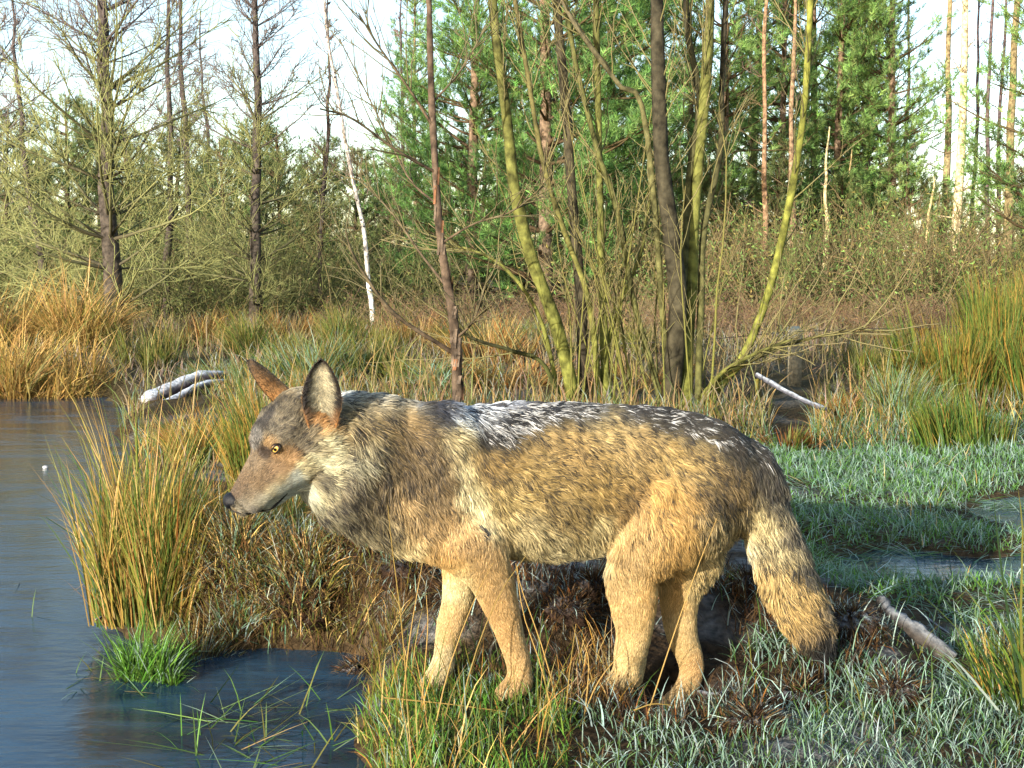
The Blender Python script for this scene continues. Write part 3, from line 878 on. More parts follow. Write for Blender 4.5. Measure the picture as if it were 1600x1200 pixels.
BM = [brush_mesh(61, 1.8, 1.9, 46, [(122, 122, 78), (128, 118, 84), (106, 112, 68)], [(98, 112, 62), (116, 122, 68)], 5),
      brush_mesh(62, 1.8, 1.7, 42, [(114, 104, 72), (122, 106, 76), (100, 106, 62)], [(92, 116, 62), (106, 130, 70), (128, 120, 68)], 6),
      brush_mesh(63, 1.6, 1.3, 40, [(126, 100, 76), (108, 88, 70), (130, 114, 86)], [(122, 100, 68), (110, 100, 62)], 3)]
for b in BM: b.materials.append(M['twig'])
def brush(v, px, Y, rot, sc, label, group):
    o = bpy.data.objects.new('brush', BM[v]); COL.objects.link(o)
    o.location = place(px, Y); o.rotation_euler = (0, 0, rot); o.scale = sc
    return tag(o, label, 'bush', group)
for i, px in enumerate(range(-80, 640, 52)):
    brush(0, px + (i * 37) % 23, 25 + (i * 5) % 7, i * 1.3, (1.3, 1.3, 1.0 + .25 * ((i * 3) % 5) / 5), 'olive twiggy bush under the bare trees across the pond', 'bushes under the bare trees')
for i, px in enumerate(range(1010, 1760, 44)):
    brush(1, px + (i * 29) % 19, 24 + (i * 5) % 9, i * 1.9, (1.4, 1.4, 1.3 + .5 * ((i * 3) % 5) / 5), 'green-brown bush at the foot of the pine wood', 'bushes at the foot of the wood')
for i, px in enumerate(range(600, 1640, 80)):
    brush(2, px + (i * 31) % 27, 19 + (i * 3) % 5, i * 2.4, (1.0, 1.0, .62), 'russet withered bramble in the dry meadow', 'brambles in the dry meadow')
# ------------------------------------------------------------------ the wolf
PRIM = []                              # (a, b, ra, rb, lateral scale, k, chain)
GID = [0]
def chain(pts, lat=1.0, k=0.03):
    """pts: (px, py, radius px, dy)"""
    Q = [(wp(a, b, d), r * PXM) for a, b, r, d in pts]
    if len(Q) > 2:                       # soften the radius steps
        S_ = resample([np.append(p, r) for p, r in Q], 3 * len(Q))
        Q = [(v[:3], v[3]) for v in S_]
    GID[0] += 1
    for (p, r), (q, s) in zip(Q[:-1], Q[1:]):
        PRIM.append((p, q, r, s, lat, k, GID[0]))
# trunk and neck
chain([(545, 712, 90, -.01), (572, 724, 98, -.005), (618, 736, 109, 0), (690, 755, 115, 0), (780, 753, 121, 0), (870, 750, 121, 0), (950, 743, 112, 0),
       (1040, 730, 92, 0), (1115, 752, 84, 0), (1165, 770, 62, 0)], 0.70, 0.03)
for s in (-1, 1):                       # shoulder blades and haunches
    chain([(690, 680, 48, .075 * s), (672, 790, 56, .085 * s), (740, 860, 44, .095 * s)], 0.6, 0.04)
    chain([(1095, 735, 66, .055 * s), (1058, 800, 80, .062 * s)], 0.6, 0.07)
# near front leg
chain([(735, 850, 46, ND), (764, 897, 35, ND), (787, 960, 25, ND), (801, 1005, 20, ND), (810, 1035, 19, ND), (813, 1066, 18, ND)], 1.0, 0.02)
chain([(812, 1066, 19, ND), (797, 1077, 17, ND - .01), (786, 1083, 13, ND - .015)], 1.1, 0.012)
# far front leg
chain([(735, 840, 46, FD), (722, 896, 31, FD), (714, 942, 24, FD), (704, 975, 22, FD), (697, 1005, 18, FD), (693, 1035, 17, FD)], 1.0, 0.02)
chain([(692, 1040, 18, FD), (683, 1060, 21, FD - .01)], 1.2, 0.012)
for dx, dd in ((-19, -.012), (-7, -.03), (7, -.026), (-24, .012)):
    chain([(684, 1056, 12, FD + dd * .6), (684 + dx, 1074 - abs(dx) * .12, 9.5, FD + dd)], 1.0, 0.006)
# near hind leg
chain([(1056, 800, 78, -.062), (994, 880, 44, ND + .01), (990, 945, 36, ND), (991, 985, 27, ND), (982, 1020, 23, ND), (980, 1050, 20, ND)], 1.0, 0.03)
chain([(978, 1054, 20, ND), (964, 1064, 17, ND - .01), (955, 1068, 13, ND - .012)], 1.1, 0.012)
chain([(991, 985, 26, ND), (996, 1040, 13, ND + .015), (992, 1062, 12, ND + .01)], 1.0, 0.015)
# far hind leg
chain([(1075, 830, 70, .06), (1062, 920, 35, .045), (1064, 985, 26, .03), (1081, 1040, 20, .015), (1070, 1080, 19, -.005), (1046, 1103, 18, -.02), (1026, 1114, 15, -.03), (1014, 1118, 11, -.035)], 1.0, 0.025)
# tail
chain([(1160, 738, 50, 0), (1186, 790, 42, -.01), (1210, 850, 40, -.02), (1236, 915, 40, -.03), (1260, 965, 35, -.035), (1277, 998, 22, -.04)], 1.0, 0.02)

# head in its own frame: forward / up / left, turned towards the camera and lowered
HS = 1.20
psi, phi, rho = math.radians(34), math.radians(40), math.radians(8)
hf = np.array((-math.cos(psi) * math.cos(phi), -math.sin(psi) * math.cos(phi), -math.sin(phi)))
hu = np.array((-math.cos(psi) * math.sin(phi), -math.sin(psi) * math.sin(phi), math.cos(phi)))
hl = np.cross(hu, hf)
hu, hl = hu * math.cos(rho) + hl * math.sin(rho), hl * math.cos(rho) - hu * math.sin(rho)
HO = at(433, 690, 3.245)                # between the eyes, inside the skull
def hp(f, u, l):
    return HO + HS * (f * hf + u * hu + l * hl)
HP = []
def hcone(a, b, ra, rb, k=0.02):
    GID[0] += 1
    PRIM.append((hp(*a), hp(*b), ra * HS, rb * HS, 1.0, k, GID[0]))
hcone((-.06, .0, 0), (-.005, .004, 0), .064, .052)          # brain case to brow
for s in (-1, 1):
    hcone((-.065, -.035, .042 * s), (-.005, -.036, .034 * s), .048, .032, .03)      # cheek
    hcone((.015, .012, .026 * s), (-.03, .022, .032 * s), .022, .03)        # brow ridge
    hcone((.03, -.038, .023 * s), (.121, -.050, .013 * s), .035, .0245, .012)  # muzzle sides
    hcone((-.085, -.065, .045 * s), (-.115, -.10, .035 * s), .048, .055, .03)    # ruff behind the cheek
hcone((.015, -.012, 0), (.133, -.031, 0), .041, .0215, .015)    # bridge of the nose
for s in (-1, 1):
    hcone((-.04, -.062, .040 * s), (.06, -.062, .018 * s), .034, .022, .022)   # jaw sides
hcone((-.05, -.086, 0), (.098, -.082, 0), .046, .0185, .010)    # lower jaw
hcone((-.075, -.10, 0), (.01, -.082, 0), .046, .030, .02)
hcone((.11, -.044, 0), (.140, -.041, 0), .025, .0215, .008)
PRIM.append((hp(-.075, -.045, 0), wp(548, 705, -.01), .066 * HS, 88 * PXM, 0.9, 0.04, 9999))   # into the neck

def wolf_sdf():
    A = np.array([p[0] for p in PRIM] + [p[1] for p in PRIM])
    lo, hi = A.min(0) - .22, A.max(0) + .22
    vox = 0.0065
    n = np.ceil((hi - lo) / vox).astype(int) + 1
    G = np.full(n, 0.2, np.float32)
    ax = [lo[i] + vox * np.arange(n[i]) for i in range(3)]
    groups = {}
    for q in PRIM: groups.setdefault(q[6], []).append(q)
    for grp in groups.values():
        k = grp[0][5]
        R = max(max(q[2], q[3]) for q in grp) + k + 2.5 * vox
        pts = np.array([q[0] for q in grp] + [q[1] for q in grp])
        i0 = np.clip(np.floor((pts.min(0) - R - lo) / vox).astype(int), 0, n - 1)
        i1 = np.clip(np.ceil((pts.max(0) + R - lo) / vox).astype(int) + 1, 1, n)
        sl = tuple(slice(i0[i], i1[i]) for i in range(3))
        D = np.full(tuple(i1 - i0), 0.2, np.float32)
        for a, b, ra, rb, lat, _, _ in grp:
            r1 = max(ra, rb) + k + 2.5 * vox
            j0 = np.clip(np.floor((np.minimum(a, b) - r1 - lo) / vox).astype(int), i0, i1 - 1)
            j1 = np.clip(np.ceil((np.maximum(a, b) + r1 - lo) / vox).astype(int) + 1, j0 + 1, i1)
            s2 = tuple(slice(j0[i] - i0[i], j1[i] - i0[i]) for i in range(3))
            X = ax[0][j0[0]:j1[0]][:, None, None].astype(np.float32)
            Y = ax[1][j0[1]:j1[1]][None, :, None].astype(np.float32)
            Z = ax[2][j0[2]:j1[2]][None, None, :].astype(np.float32)
            ba = (b - a).astype(np.float32).copy(); ba[1] /= lat
            dx, dy, dz = X - a[0], (Y - a[1]) / lat, Z - a[2]
            h = np.clip((dx * ba[0] + dy * ba[1] + dz * ba[2]) / max(float(ba @ ba), 1e-9), 0, 1)
            d = np.sqrt((dx - h * ba[0]) ** 2 + (dy - h * ba[1]) ** 2 + (dz - h * ba[2]) ** 2) - (ra + (rb - ra) * h)
            if lat < 1: d = d * (0.5 + 0.5 * lat)
            D[s2] = np.minimum(D[s2], d)
        g = G[sl]
        hh = np.maximum(k - np.abs(g - D), 0) / k
        G[sl] = np.minimum(g, D) - hh * hh * k * 0.25
    return G, lo, vox
def surface_nets(G, lo, vox):
    ins = G < 0
    c = np.zeros(tuple(s - 1 for s in G.shape), np.uint8)
    for i in (0, 1):
        for j in (0, 1):
            for k in (0, 1):
                c += ins[i:i + c.shape[0], j:j + c.shape[1], k:k + c.shape[2]]
    act = (c > 0) & (c < 8)
    idx = np.argwhere(act)
    num = np.full(c.shape, -1, np.int64)
    num[act] = np.arange(len(idx))
    acc = np.zeros((len(idx), 3)); cnt = np.zeros(len(idx))
    corners = [(i, j, k) for i in (0, 1) for j in (0, 1) for k in (0, 1)]
    for p in corners:
        for ax_ in range(3):
            if p[ax_]: continue
            q = list(p); q[ax_] = 1
            gp = G[idx[:, 0] + p[0], idx[:, 1] + p[1], idx[:, 2] + p[2]]
            gq = G[idx[:, 0] + q[0], idx[:, 1] + q[1], idx[:, 2] + q[2]]
            m = (gp < 0) != (gq < 0)
            t = np.where(m, gp / np.where(m, gp - gq, 1), 0)
            pos = np.array(p, float) + 0 * t[:, None]
            pos[:, ax_] += t
            acc[m] += pos[m]; cnt[m] += 1
    V = lo + vox * (idx + acc / cnt[:, None])
    Q = []
    for ax_ in range(3):
        o1, o2 = [(1, 2), (2, 0), (0, 1)][ax_]
        s0 = [slice(1, -1)] * 3; s0[ax_] = slice(0, -1)
        s1 = [slice(1, -1)] * 3; s1[ax_] = slice(1, None)
        a, b = ins[tuple(s0)], ins[tuple(s1)]
        e = np.argwhere(a != b)
        fl = a[tuple(e.T)]
        e = e + 1; e[:, ax_] -= 1
        def cell(d1, d2):
            r = e.copy(); r[:, o1] -= d1; r[:, o2] -= d2
            return num[tuple(r.T)]
        q = np.stack((cell(1, 1), cell(0, 1), cell(0, 0), cell(1, 0)), 1)
        q[~fl] = q[~fl][:, ::-1]
        Q.append(q)
    return V, np.concatenate(Q)

# coat: fur colours mixed with the light and shade on them, by place on the flank (photo pixel, sRGB), reach in pixels, share of dark-tipped guard hairs
COAT = [
 (555,606,214,218,222,22,.2),(600,612,214,218,224,20,.25),(640,620,210,216,224,18,.3),(610,628,140,125,95,26,.3),(690,638,22,24,32,18,.3),(670,624,110,115,125,14,.5),
 (722,632,222,226,230,18,.25),(768,630,244,246,248,21,.2),(812,624,246,246,248,18,.15),(745,652,238,238,234,21,.15),(768,656,226,222,214,14,.2),
 (782,678,10,10,12,15,0),(804,664,10,10,12,15,0),(828,648,14,14,18,16,0),(768,686,16,14,12,12,0),(865,632,24,25,30,20,.2),(930,633,30,31,36,20,.4),(1000,637,36,36,40,20,.5),
 (1050,652,38,37,35,19,.5),(1100,670,42,40,35,19,.5),(1140,690,52,48,42,17,.5),(1175,716,66,60,50,16,.5),(1194,750,92,82,64,15,.5),
 (560,650,150,130,90,26,.3),(600,680,146,118,70,26,.3),(580,730,172,162,128,22,.25),(600,760,120,100,68,20,.3),(560,790,112,97,70,24,.4),(600,830,140,124,88,24,.3),
 (545,815,146,134,100,24,.35),(620,720,105,84,52,18,.3),(590,700,170,160,125,16,.3),(640,650,142,112,66,24,.3),
 (655,690,128,103,64,26,.3),(670,745,118,95,60,26,.3),(675,780,130,104,66,20,.3),(640,800,172,138,86,26,.2),(690,840,190,152,96,28,.1),(740,845,196,156,98,26,.1),
 (715,690,190,168,118,18,.2),(728,735,212,190,136,14,.15),(736,775,225,205,150,14,.1),(752,808,250,236,186,14,0),(768,830,240,220,165,12,0),(640,865,218,192,132,20,.05),(700,878,210,160,86,20,.05),
 (780,720,150,118,62,26,.3),(850,690,165,134,78,28,.3),(900,705,175,140,80,30,.3),(950,662,190,160,100,28,.35),(1000,690,190,155,94,30,.3),(850,755,165,134,74,30,.3),
 (890,805,158,130,76,26,.3),(830,830,204,180,126,24,.15),(880,862,194,174,124,22,.2),(800,785,188,158,94,22,.2),(950,765,172,138,74,26,.3),(945,832,218,194,136,16,.1),(925,880,212,192,142,16,.1),(820,880,200,178,126,18,.1),
 (985,790,150,118,70,20,.2),(1060,715,185,150,85,28,.3),(1105,710,168,138,82,24,.4),(1155,745,126,102,62,20,.4),(1140,782,122,98,58,22,.35),(1050,790,190,146,76,28,.15),
 (1000,850,192,154,94,28,.05),(1060,860,198,152,80,26,.08),(1125,840,176,150,100,22,.2),(1150,868,208,192,152,18,.1),(1100,900,204,174,114,18,.1),(1165,820,150,128,84,14,.3),
 (980,950,200,162,100,28,0),(1025,940,210,160,86,20,0),(980,1040,200,166,106,26,0),(1060,1000,200,164,102,22,0),(1095,1040,182,140,82,14,0),(1055,1090,194,156,98,22,0),
 (770,900,188,148,90,28,0),(790,960,190,148,88,22,0),(828,985,190,168,122,9,0),(810,1040,190,150,92,22,0),(715,915,222,200,144,20,0),(700,970,202,164,104,18,0),(690,1050,202,176,124,20,0),
 (1190,820,208,184,126,20,.15),(1225,860,190,168,118,20,.3),(1242,845,92,82,66,11,.5),(1212,790,98,88,68,13,.5),(1218,920,200,165,100,22,.2),(1258,955,206,166,96,22,.25),(1288,955,112,94,68,11,.4),
 (1290,1014,18,18,20,10,0),(1276,1018,30,28,26,8,.3),(1272,996,150,122,78,14,.5),(1264,895,96,86,66,11,.5),
]
HEAD = [   # the same on the head (both sides of the face alike)
 (438,615,62,54,46,4,.2),(432,627,58,51,44,4,.2),(425,640,58,51,44,4,.2),(420,651,58,51,44,4,.2),(414,662,64,56,48,4,.2),(405,640,126,118,106,10,.2),(398,680,122,114,104,8,.2),
 (455,630,112,98,74,14,.3),(450,660,118,104,80,14,.3),(430,672,110,98,78,10,.3),(480,665,128,110,80,12,.25),(470,690,114,100,76,10,.3),
 (424,686,150,114,70,7,0),(448,715,166,126,78,8,0),(460,705,150,110,65,7,.1),(438,728,150,116,78,8,0),(413,706,70,56,44,4,0),
 (398,730,122,100,72,10,.1),(385,750,116,90,60,10,.1),(405,750,118,92,60,10,.1),(370,765,100,78,56,8,.1),(390,770,114,94,68,9,.1),(420,738,124,96,64,9,.1),
 (440,748,170,142,98,7,0),(425,765,198,180,138,7,0),(445,765,212,206,180,9,0),(465,755,216,212,190,10,0),(480,770,200,194,166,10,0),
 (400,785,150,138,112,8,0),(382,787,122,110,90,7,0),(415,780,188,176,146,6,0),(395,797,104,95,82,5,0),
 (500,720,216,206,162,9,0),(485,728,196,178,130,9,.05),(520,690,212,200,154,10,.05),(538,720,208,194,150,9,.05),(505,700,146,130,95,7,.3),
 (512,752,96,86,64,8,.4),(490,745,136,120,86,7,.2),(530,750,190,176,132,8,.1),(515,775,180,165,122,10,.15),(535,800,156,140,102,12,.25),(500,795,176,166,130,10,.1),(480,790,192,184,154,8,0),
 (510,660,184,132,72,8,0),(500,650,186,122,58,8,0),(485,645,170,115,60,7,0),(525,670,176,130,74,8,.05),(450,600,140,110,78,10,.1),(440,595,165,105,55,6,0),(470,615,116,104,84,10,.3),
]
_ca = np.array(COAT, float)
_ha = np.array(HEAD, float)
def head_local(P):
    d = (P - HO) / HS
    return np.stack((d @ hf, d @ hu, d @ hl), -1)
def head_weight(P):
    h = head_local(P)
    r = np.sqrt((h[..., 0] - .02) ** 2 + (h[..., 1] + .03) ** 2 + h[..., 2] ** 2)
    return np.clip((.158 - r) / .03, 0, 1)
def coat(P):
    px, py = to_px(P)
    d2 = (px[:, None] - _ca[None, :, 0]) ** 2 + (py[:, None] - _ca[None, :, 1]) ** 2
    w = np.exp(-0.5 * d2 / (_ca[None, :, 5] * 0.85) ** 2) + 1e-5 / (1 + d2 / 400.0) ** 2
    w /= w.sum(1, keepdims=True)
    c = np.exp(w @ np.log(s2l(_ca[:, 2:5]))); g = w @ _ca[:, 6]
    hw = head_weight(P)
    m = hw > 0
    if m.any():
        h = head_local(P[m])
        fx, fy = to_px(HO + HS * (h[:, :1] * hf + h[:, 1:2] * hu + np.abs(h[:, 2:3]) * hl))
        d2 = (fx[:, None] - _ha[None, :, 0]) ** 2 + (fy[:, None] - _ha[None, :, 1]) ** 2
        w = np.exp(-0.5 * d2 / (_ha[None, :, 5] * 0.9) ** 2) + 1e-5 / (1 + d2 / 100.0) ** 2
        w /= w.sum(1, keepdims=True)
        k = hw[m][:, None]
        hc_ = np.exp(w @ np.log(s2l(_ha[:, 2:5])))
        hc_ = hc_ * np.minimum(1.08, .50 / hc_.max(1, keepdims=True))
        c[m] = c[m] * (1 - k) + k * hc_
        g[m] = g[m] * (1 - k[:, 0]) + k[:, 0] * (w @ _ha[:, 6])
    lum = c.mean(1, keepdims=True)
    return c * .95 + .05 * lum, g
# lie of the coat (px, py, dx, dz, length mm, lift, reach)
LIE = [
 (560,610,1,-.25,48,.30,40),(640,630,1,-.2,46,.26,40),(560,700,.7,-.8,62,.36,40),(590,780,.35,-1,70,.36,40),(540,820,.5,-1,62,.4,40),(620,850,.6,-.8,55,.35,40),
 (740,640,1,-.22,50,.25,40),(820,640,1,-.2,50,.22,40),(920,640,1,-.15,42,.2,50),(1040,650,1,-.25,40,.2,50),(1140,690,1,-.6,42,.22,40),
 (660,740,.55,-1,36,.26,40),(700,830,.5,-.9,28,.22,40),(740,740,.8,-.9,40,.26,40),(850,730,1,-.45,38,.24,50),(850,840,.75,-.8,52,.3,40),(920,860,.75,-.8,56,.34,40),
 (960,740,.9,-.5,36,.22,50),(1050,740,.8,-.7,36,.22,50),(1010,830,.25,-1,30,.2,40),(1080,860,.45,-1,40,.26,40),(1140,880,.5,-1,52,.4,35),(1160,800,.6,-1,42,.3,35),
 (770,900,.15,-1,14,.16,35),(790,980,.15,-1,10,.14,40),(810,1060,.0,-1,8,.12,30),(715,920,.0,-1,12,.14,30),(690,1040,-.2,-1,8,.12,40),
 (985,930,.2,-1,18,.16,35),(980,1020,.0,-1,9,.12,40),(1062,980,.1,-1,11,.14,40),(1060,1090,-.6,-.8,8,.12,40),
 (1185,760,.5,-1,44,.28,30),(1200,840,.35,-1,58,.32,30),(1230,920,.4,-1,60,.32,30),(1265,985,.5,-1,56,.28,30),
]
_la = np.array(LIE, float)
HLIE = [(.13,-.03,.0,5,.14,.02),(.07,.0,.0,8,.16,.03),(.07,-.05,.03,9,.18,.025),(.02,.02,.03,12,.2,.03),(-.02,.055,0,13,.2,.03),(-.01,-.04,.06,18,.25,.03),
        (-.06,-.03,.075,36,.3,.03),(-.06,.03,.06,18,.22,.03),(-.09,-.06,.06,48,.35,.04),(-.03,-.09,.02,26,.3,.03)]
_hla = np.array(HLIE, float)
def lie(P, Nn):
    px, py = to_px(P)
    d2 = (px[:, None] - _la[None, :, 0]) ** 2 + (py[:, None] - _la[None, :, 1]) ** 2
    w = np.exp(-0.5 * d2 / _la[None, :, 6] ** 2) + 1e-6 / (1 + d2 / 900.0)
    w /= w.sum(1, keepdims=True)
    D = np.zeros((len(P), 3))
    D[:, 0] = w @ _la[:, 2]; D[:, 2] = w @ _la[:, 3]
    L = w @ _la[:, 4] * .85; F = w @ _la[:, 5]
    hw = head_weight(P)
    m = hw > 0
    if m.any():
        h = head_local(P[m])
        d2 = (h[:, None, 0] - _hla[None, :, 0]) ** 2 + (h[:, None, 1] - _hla[None, :, 1]) ** 2 + (np.abs(h[:, None, 2]) - _hla[None, :, 2]) ** 2
        w = np.exp(-0.5 * d2 / (_hla[None, :, 5]) ** 2) + 1e-6
        w /= w.sum(1, keepdims=True)
        hd = -hf[None] + hl[None] * np.sign(h[:, 2:3]) * np.clip(np.abs(h[:, 2:3]) / .06, 0, 1) * .45 - hu[None] * (0.35 * np.clip(-h[:, 1:2] / .05, 0, 1.5))
        k = hw[m][:, None]
        D[m] = D[m] * (1 - k) + unit(hd) * k
        L[m] = L[m] * (1 - k[:, 0]) + k[:, 0] * (w @ _hla[:, 3]) * HS
        F[m] = F[m] * (1 - k[:, 0]) + k[:, 0] * (w @ _hla[:, 4])
    D = D - Nn * (D * Nn).sum(1, keepdims=True)
    return unit(D), L * 0.001, F

FURK = np.array((.66, .71, .76))
def hair_object(name, parent, P, Nn, D, L, F, C, g, rng, rad, k=5, mat=None, saddle=False):
    n = len(P)
    side = np.cross(Nn, D)
    # locks: neighbouring strands lean the same way
    px, pz = P[:, 0] * 38, P[:, 2] * 38
    a = (vnoise(px + P[:, 1] * 20, pz) - .5) * 1.1 + (vnoise(px * 3.1 + 7, pz * 3.1 + P[:, 1] * 40) - .5) * .7 + rng.normal(0, .12, n)
    fl = np.clip(F * (1 + (vnoise(px * 1.7 + 31, pz * 1.7) - .5) * 1.0) + rng.normal(0, .05, n), .03, 1.2)
    L = L * (0.65 + 0.5 * rng.random(n)) * (0.85 + .3 * vnoise(px * 2 + 3, pz * 2 + 11))
    d0 = unit(D * np.cos(a)[:, None] + side * np.sin(a)[:, None])
    t = np.linspace(0, 1, k)
    up = fl[:, None] * (1.5 * t[None] - 0.75 * t[None] ** 2)
    bend = rng.normal(0, .10, n)
    pts = P[:, None] + L[:, None, None] * (d0[:, None] * (t[None, :, None]) * .96 + Nn[:, None] * up[..., None] + side[:, None] * (bend[:, None] * t[None] ** 2)[..., None])
    pts[:, :, 2] -= (L * .10)[:, None] * t[None] ** 2
    hc = bpy.data.hair_curves.new(name)
    hc.add_curves([k] * n)
    hc.position_data.foreach_set('vector', pts.astype(np.float32).ravel())
    r = rad * (0.75 + .5 * rng.random(n))[:, None] * np.clip(L / .03, .6, 1.1)[:, None] * (1 - .86 * t[None] ** 1.5)
    ra = hc.attributes.get('radius') or hc.attributes.new('radius', 'FLOAT', 'POINT')
    ra.data.foreach_set('value', r.astype(np.float32).ravel())
    val = (0.62 + .76 * rng.random(n)) * (0.8 + .4 * vnoise(px * 1.3 + 50, pz * 1.3 + 9))
    cc = np.clip(C * val[:, None] * FURK, .004, .95)
    if saddle:
        qx, _ = to_px(P)
        st = vnoise(P[:, 0] * 36 + 3, P[:, 2] * 210 + P[:, 1] * 210) * .5 + .5 * vnoise(P[:, 0] * 80, P[:, 2] * 340 + P[:, 1] * 340 + 9)
        lum = C.mean(1)
        on = (qx > 690) & (qx < 1205) & (Nn[:, 2] > .42)
        fleck = on & (lum < .10) & (st > .57 + .07 * sstep(860, 1100, qx))
        cc = np.where(fleck[:, None], np.array((.36, .36, .35)) * val[:, None], cc)
        gap = on & (lum > .42) & (st < .43)
        cc = np.where(gap[:, None], np.array((.03, .032, .04)), cc)
    cc = np.repeat(np.clip(cc, .004, .95)[:, None], k, 1)
    lock = vnoise(px * 4.2 + 5 + P[:, 1] * 30, pz * 4.2 + 77)
    dark = rng.random(n) < g * 2.8 * np.clip((lock - .38) / .3, 0, 1)
    tipm = np.clip((t - .35) / .35, 0, 1)[None, :, None]
    cc = np.where(dark[:, None, None], cc * (1 - tipm) + tipm * np.array((.03, .026, .022)), cc)
    pale = (~dark) & (rng.random(n) < .28)
    cc = np.where(pale[:, None, None], np.clip(cc * 1.45 + .02, 0, .95), cc)
    ca = hc.attributes.new('col', 'FLOAT_COLOR', 'POINT')
    f4 = np.ones((n, k, 4), np.float32); f4[..., :3] = cc
    ca.data.foreach_set('color', f4.ravel())
    o = link(name, hc, parent, mat)
    return o

def fur_mat():
    m, t, p, out = new_mat('fur')
    a = N(t, 'ShaderNodeAttribute', attribute_name='col')
    h = N(t, 'ShaderNodeBsdfHairPrincipled')
    h.model = 'CHIANG'
    h.parametrization = 'COLOR'
    t.links.new(a.outputs['Color'], h.inputs['Color'])
    h.inputs['Roughness'].default_value = 0.5
    h.inputs['Radial Roughness'].default_value = 0.7
    t.links.new(a.outputs['Color'], p.inputs['Base Color'])
    p.inputs['Roughness'].default_value = 0.65
    p.inputs['Specular IOR Level'].default_value = 0.25
    mix = N(t, 'ShaderNodeMixShader')
    mix.inputs[0].default_value = FURMIX
    t.links.new(p.outputs[0], mix.inputs[1]); t.links.new(h.outputs[0], mix.inputs[2])
    t.links.new(mix.outputs[0], out.inputs['Surface'])
    return m
FURMIX = 0.15
M['fur'] = fur_mat()

def sample_tris(V, T, n, rng, wt=None):
    a, b, c = V[T[:, 0]], V[T[:, 1]], V[T[:, 2]]
    ar = np.linalg.norm(np.cross(b - a, c - a), axis=1)
    if wt is not None: ar = ar * wt
    i = rng.choice(len(T), n, p=ar / ar.sum())
    u, v = rng.random(n), rng.random(n)
    f = u + v > 1
    u[f], v[f] = 1 - u[f], 1 - v[f]
    return i, (1 - u - v)[:, None] * a[i] + u[:, None] * b[i] + v[:, None] * c[i]

def blob(name, c, axes, mat, parent, seg=24, rings=14, fn=None):
    """closed lumpy ellipsoid; axes = 3 vectors; fn(x,y,z)-> radius factor"""
    V = [(0, 0, 1)]
    for i in range(1, rings):
        th = math.pi * i / rings
        for j in range(seg):
            ph = 2 * math.pi * j / seg
            V.append((math.sin(th) * math.cos(ph), math.sin(th) * math.sin(ph), math.cos(th)))
    V.append((0, 0, -1))
    V = np.array(V)
    s = fn(V) if fn is not None else np.ones(len(V))
    Wd = np.asarray(c) + (V * s[:, None]) @ np.asarray(axes)
    q, tr = [], []
    for j in range(seg):
        j2 = (j + 1) % seg
        tr.append((0, 1 + j, 1 + j2))
        tr.append((len(V) - 1, 1 + (rings - 2) * seg + j2, 1 + (rings - 2) * seg + j))
        for i in range(rings - 2):
            q.append((1 + i * seg + j, 1 + (i + 1) * seg + j, 1 + (i + 1) * seg + j2, 1 + i * seg + j2))
    me = mesh_np(name, Wd, [np.array(q), np.array(tr)], None, True)
    return link(name, me, parent, mat)

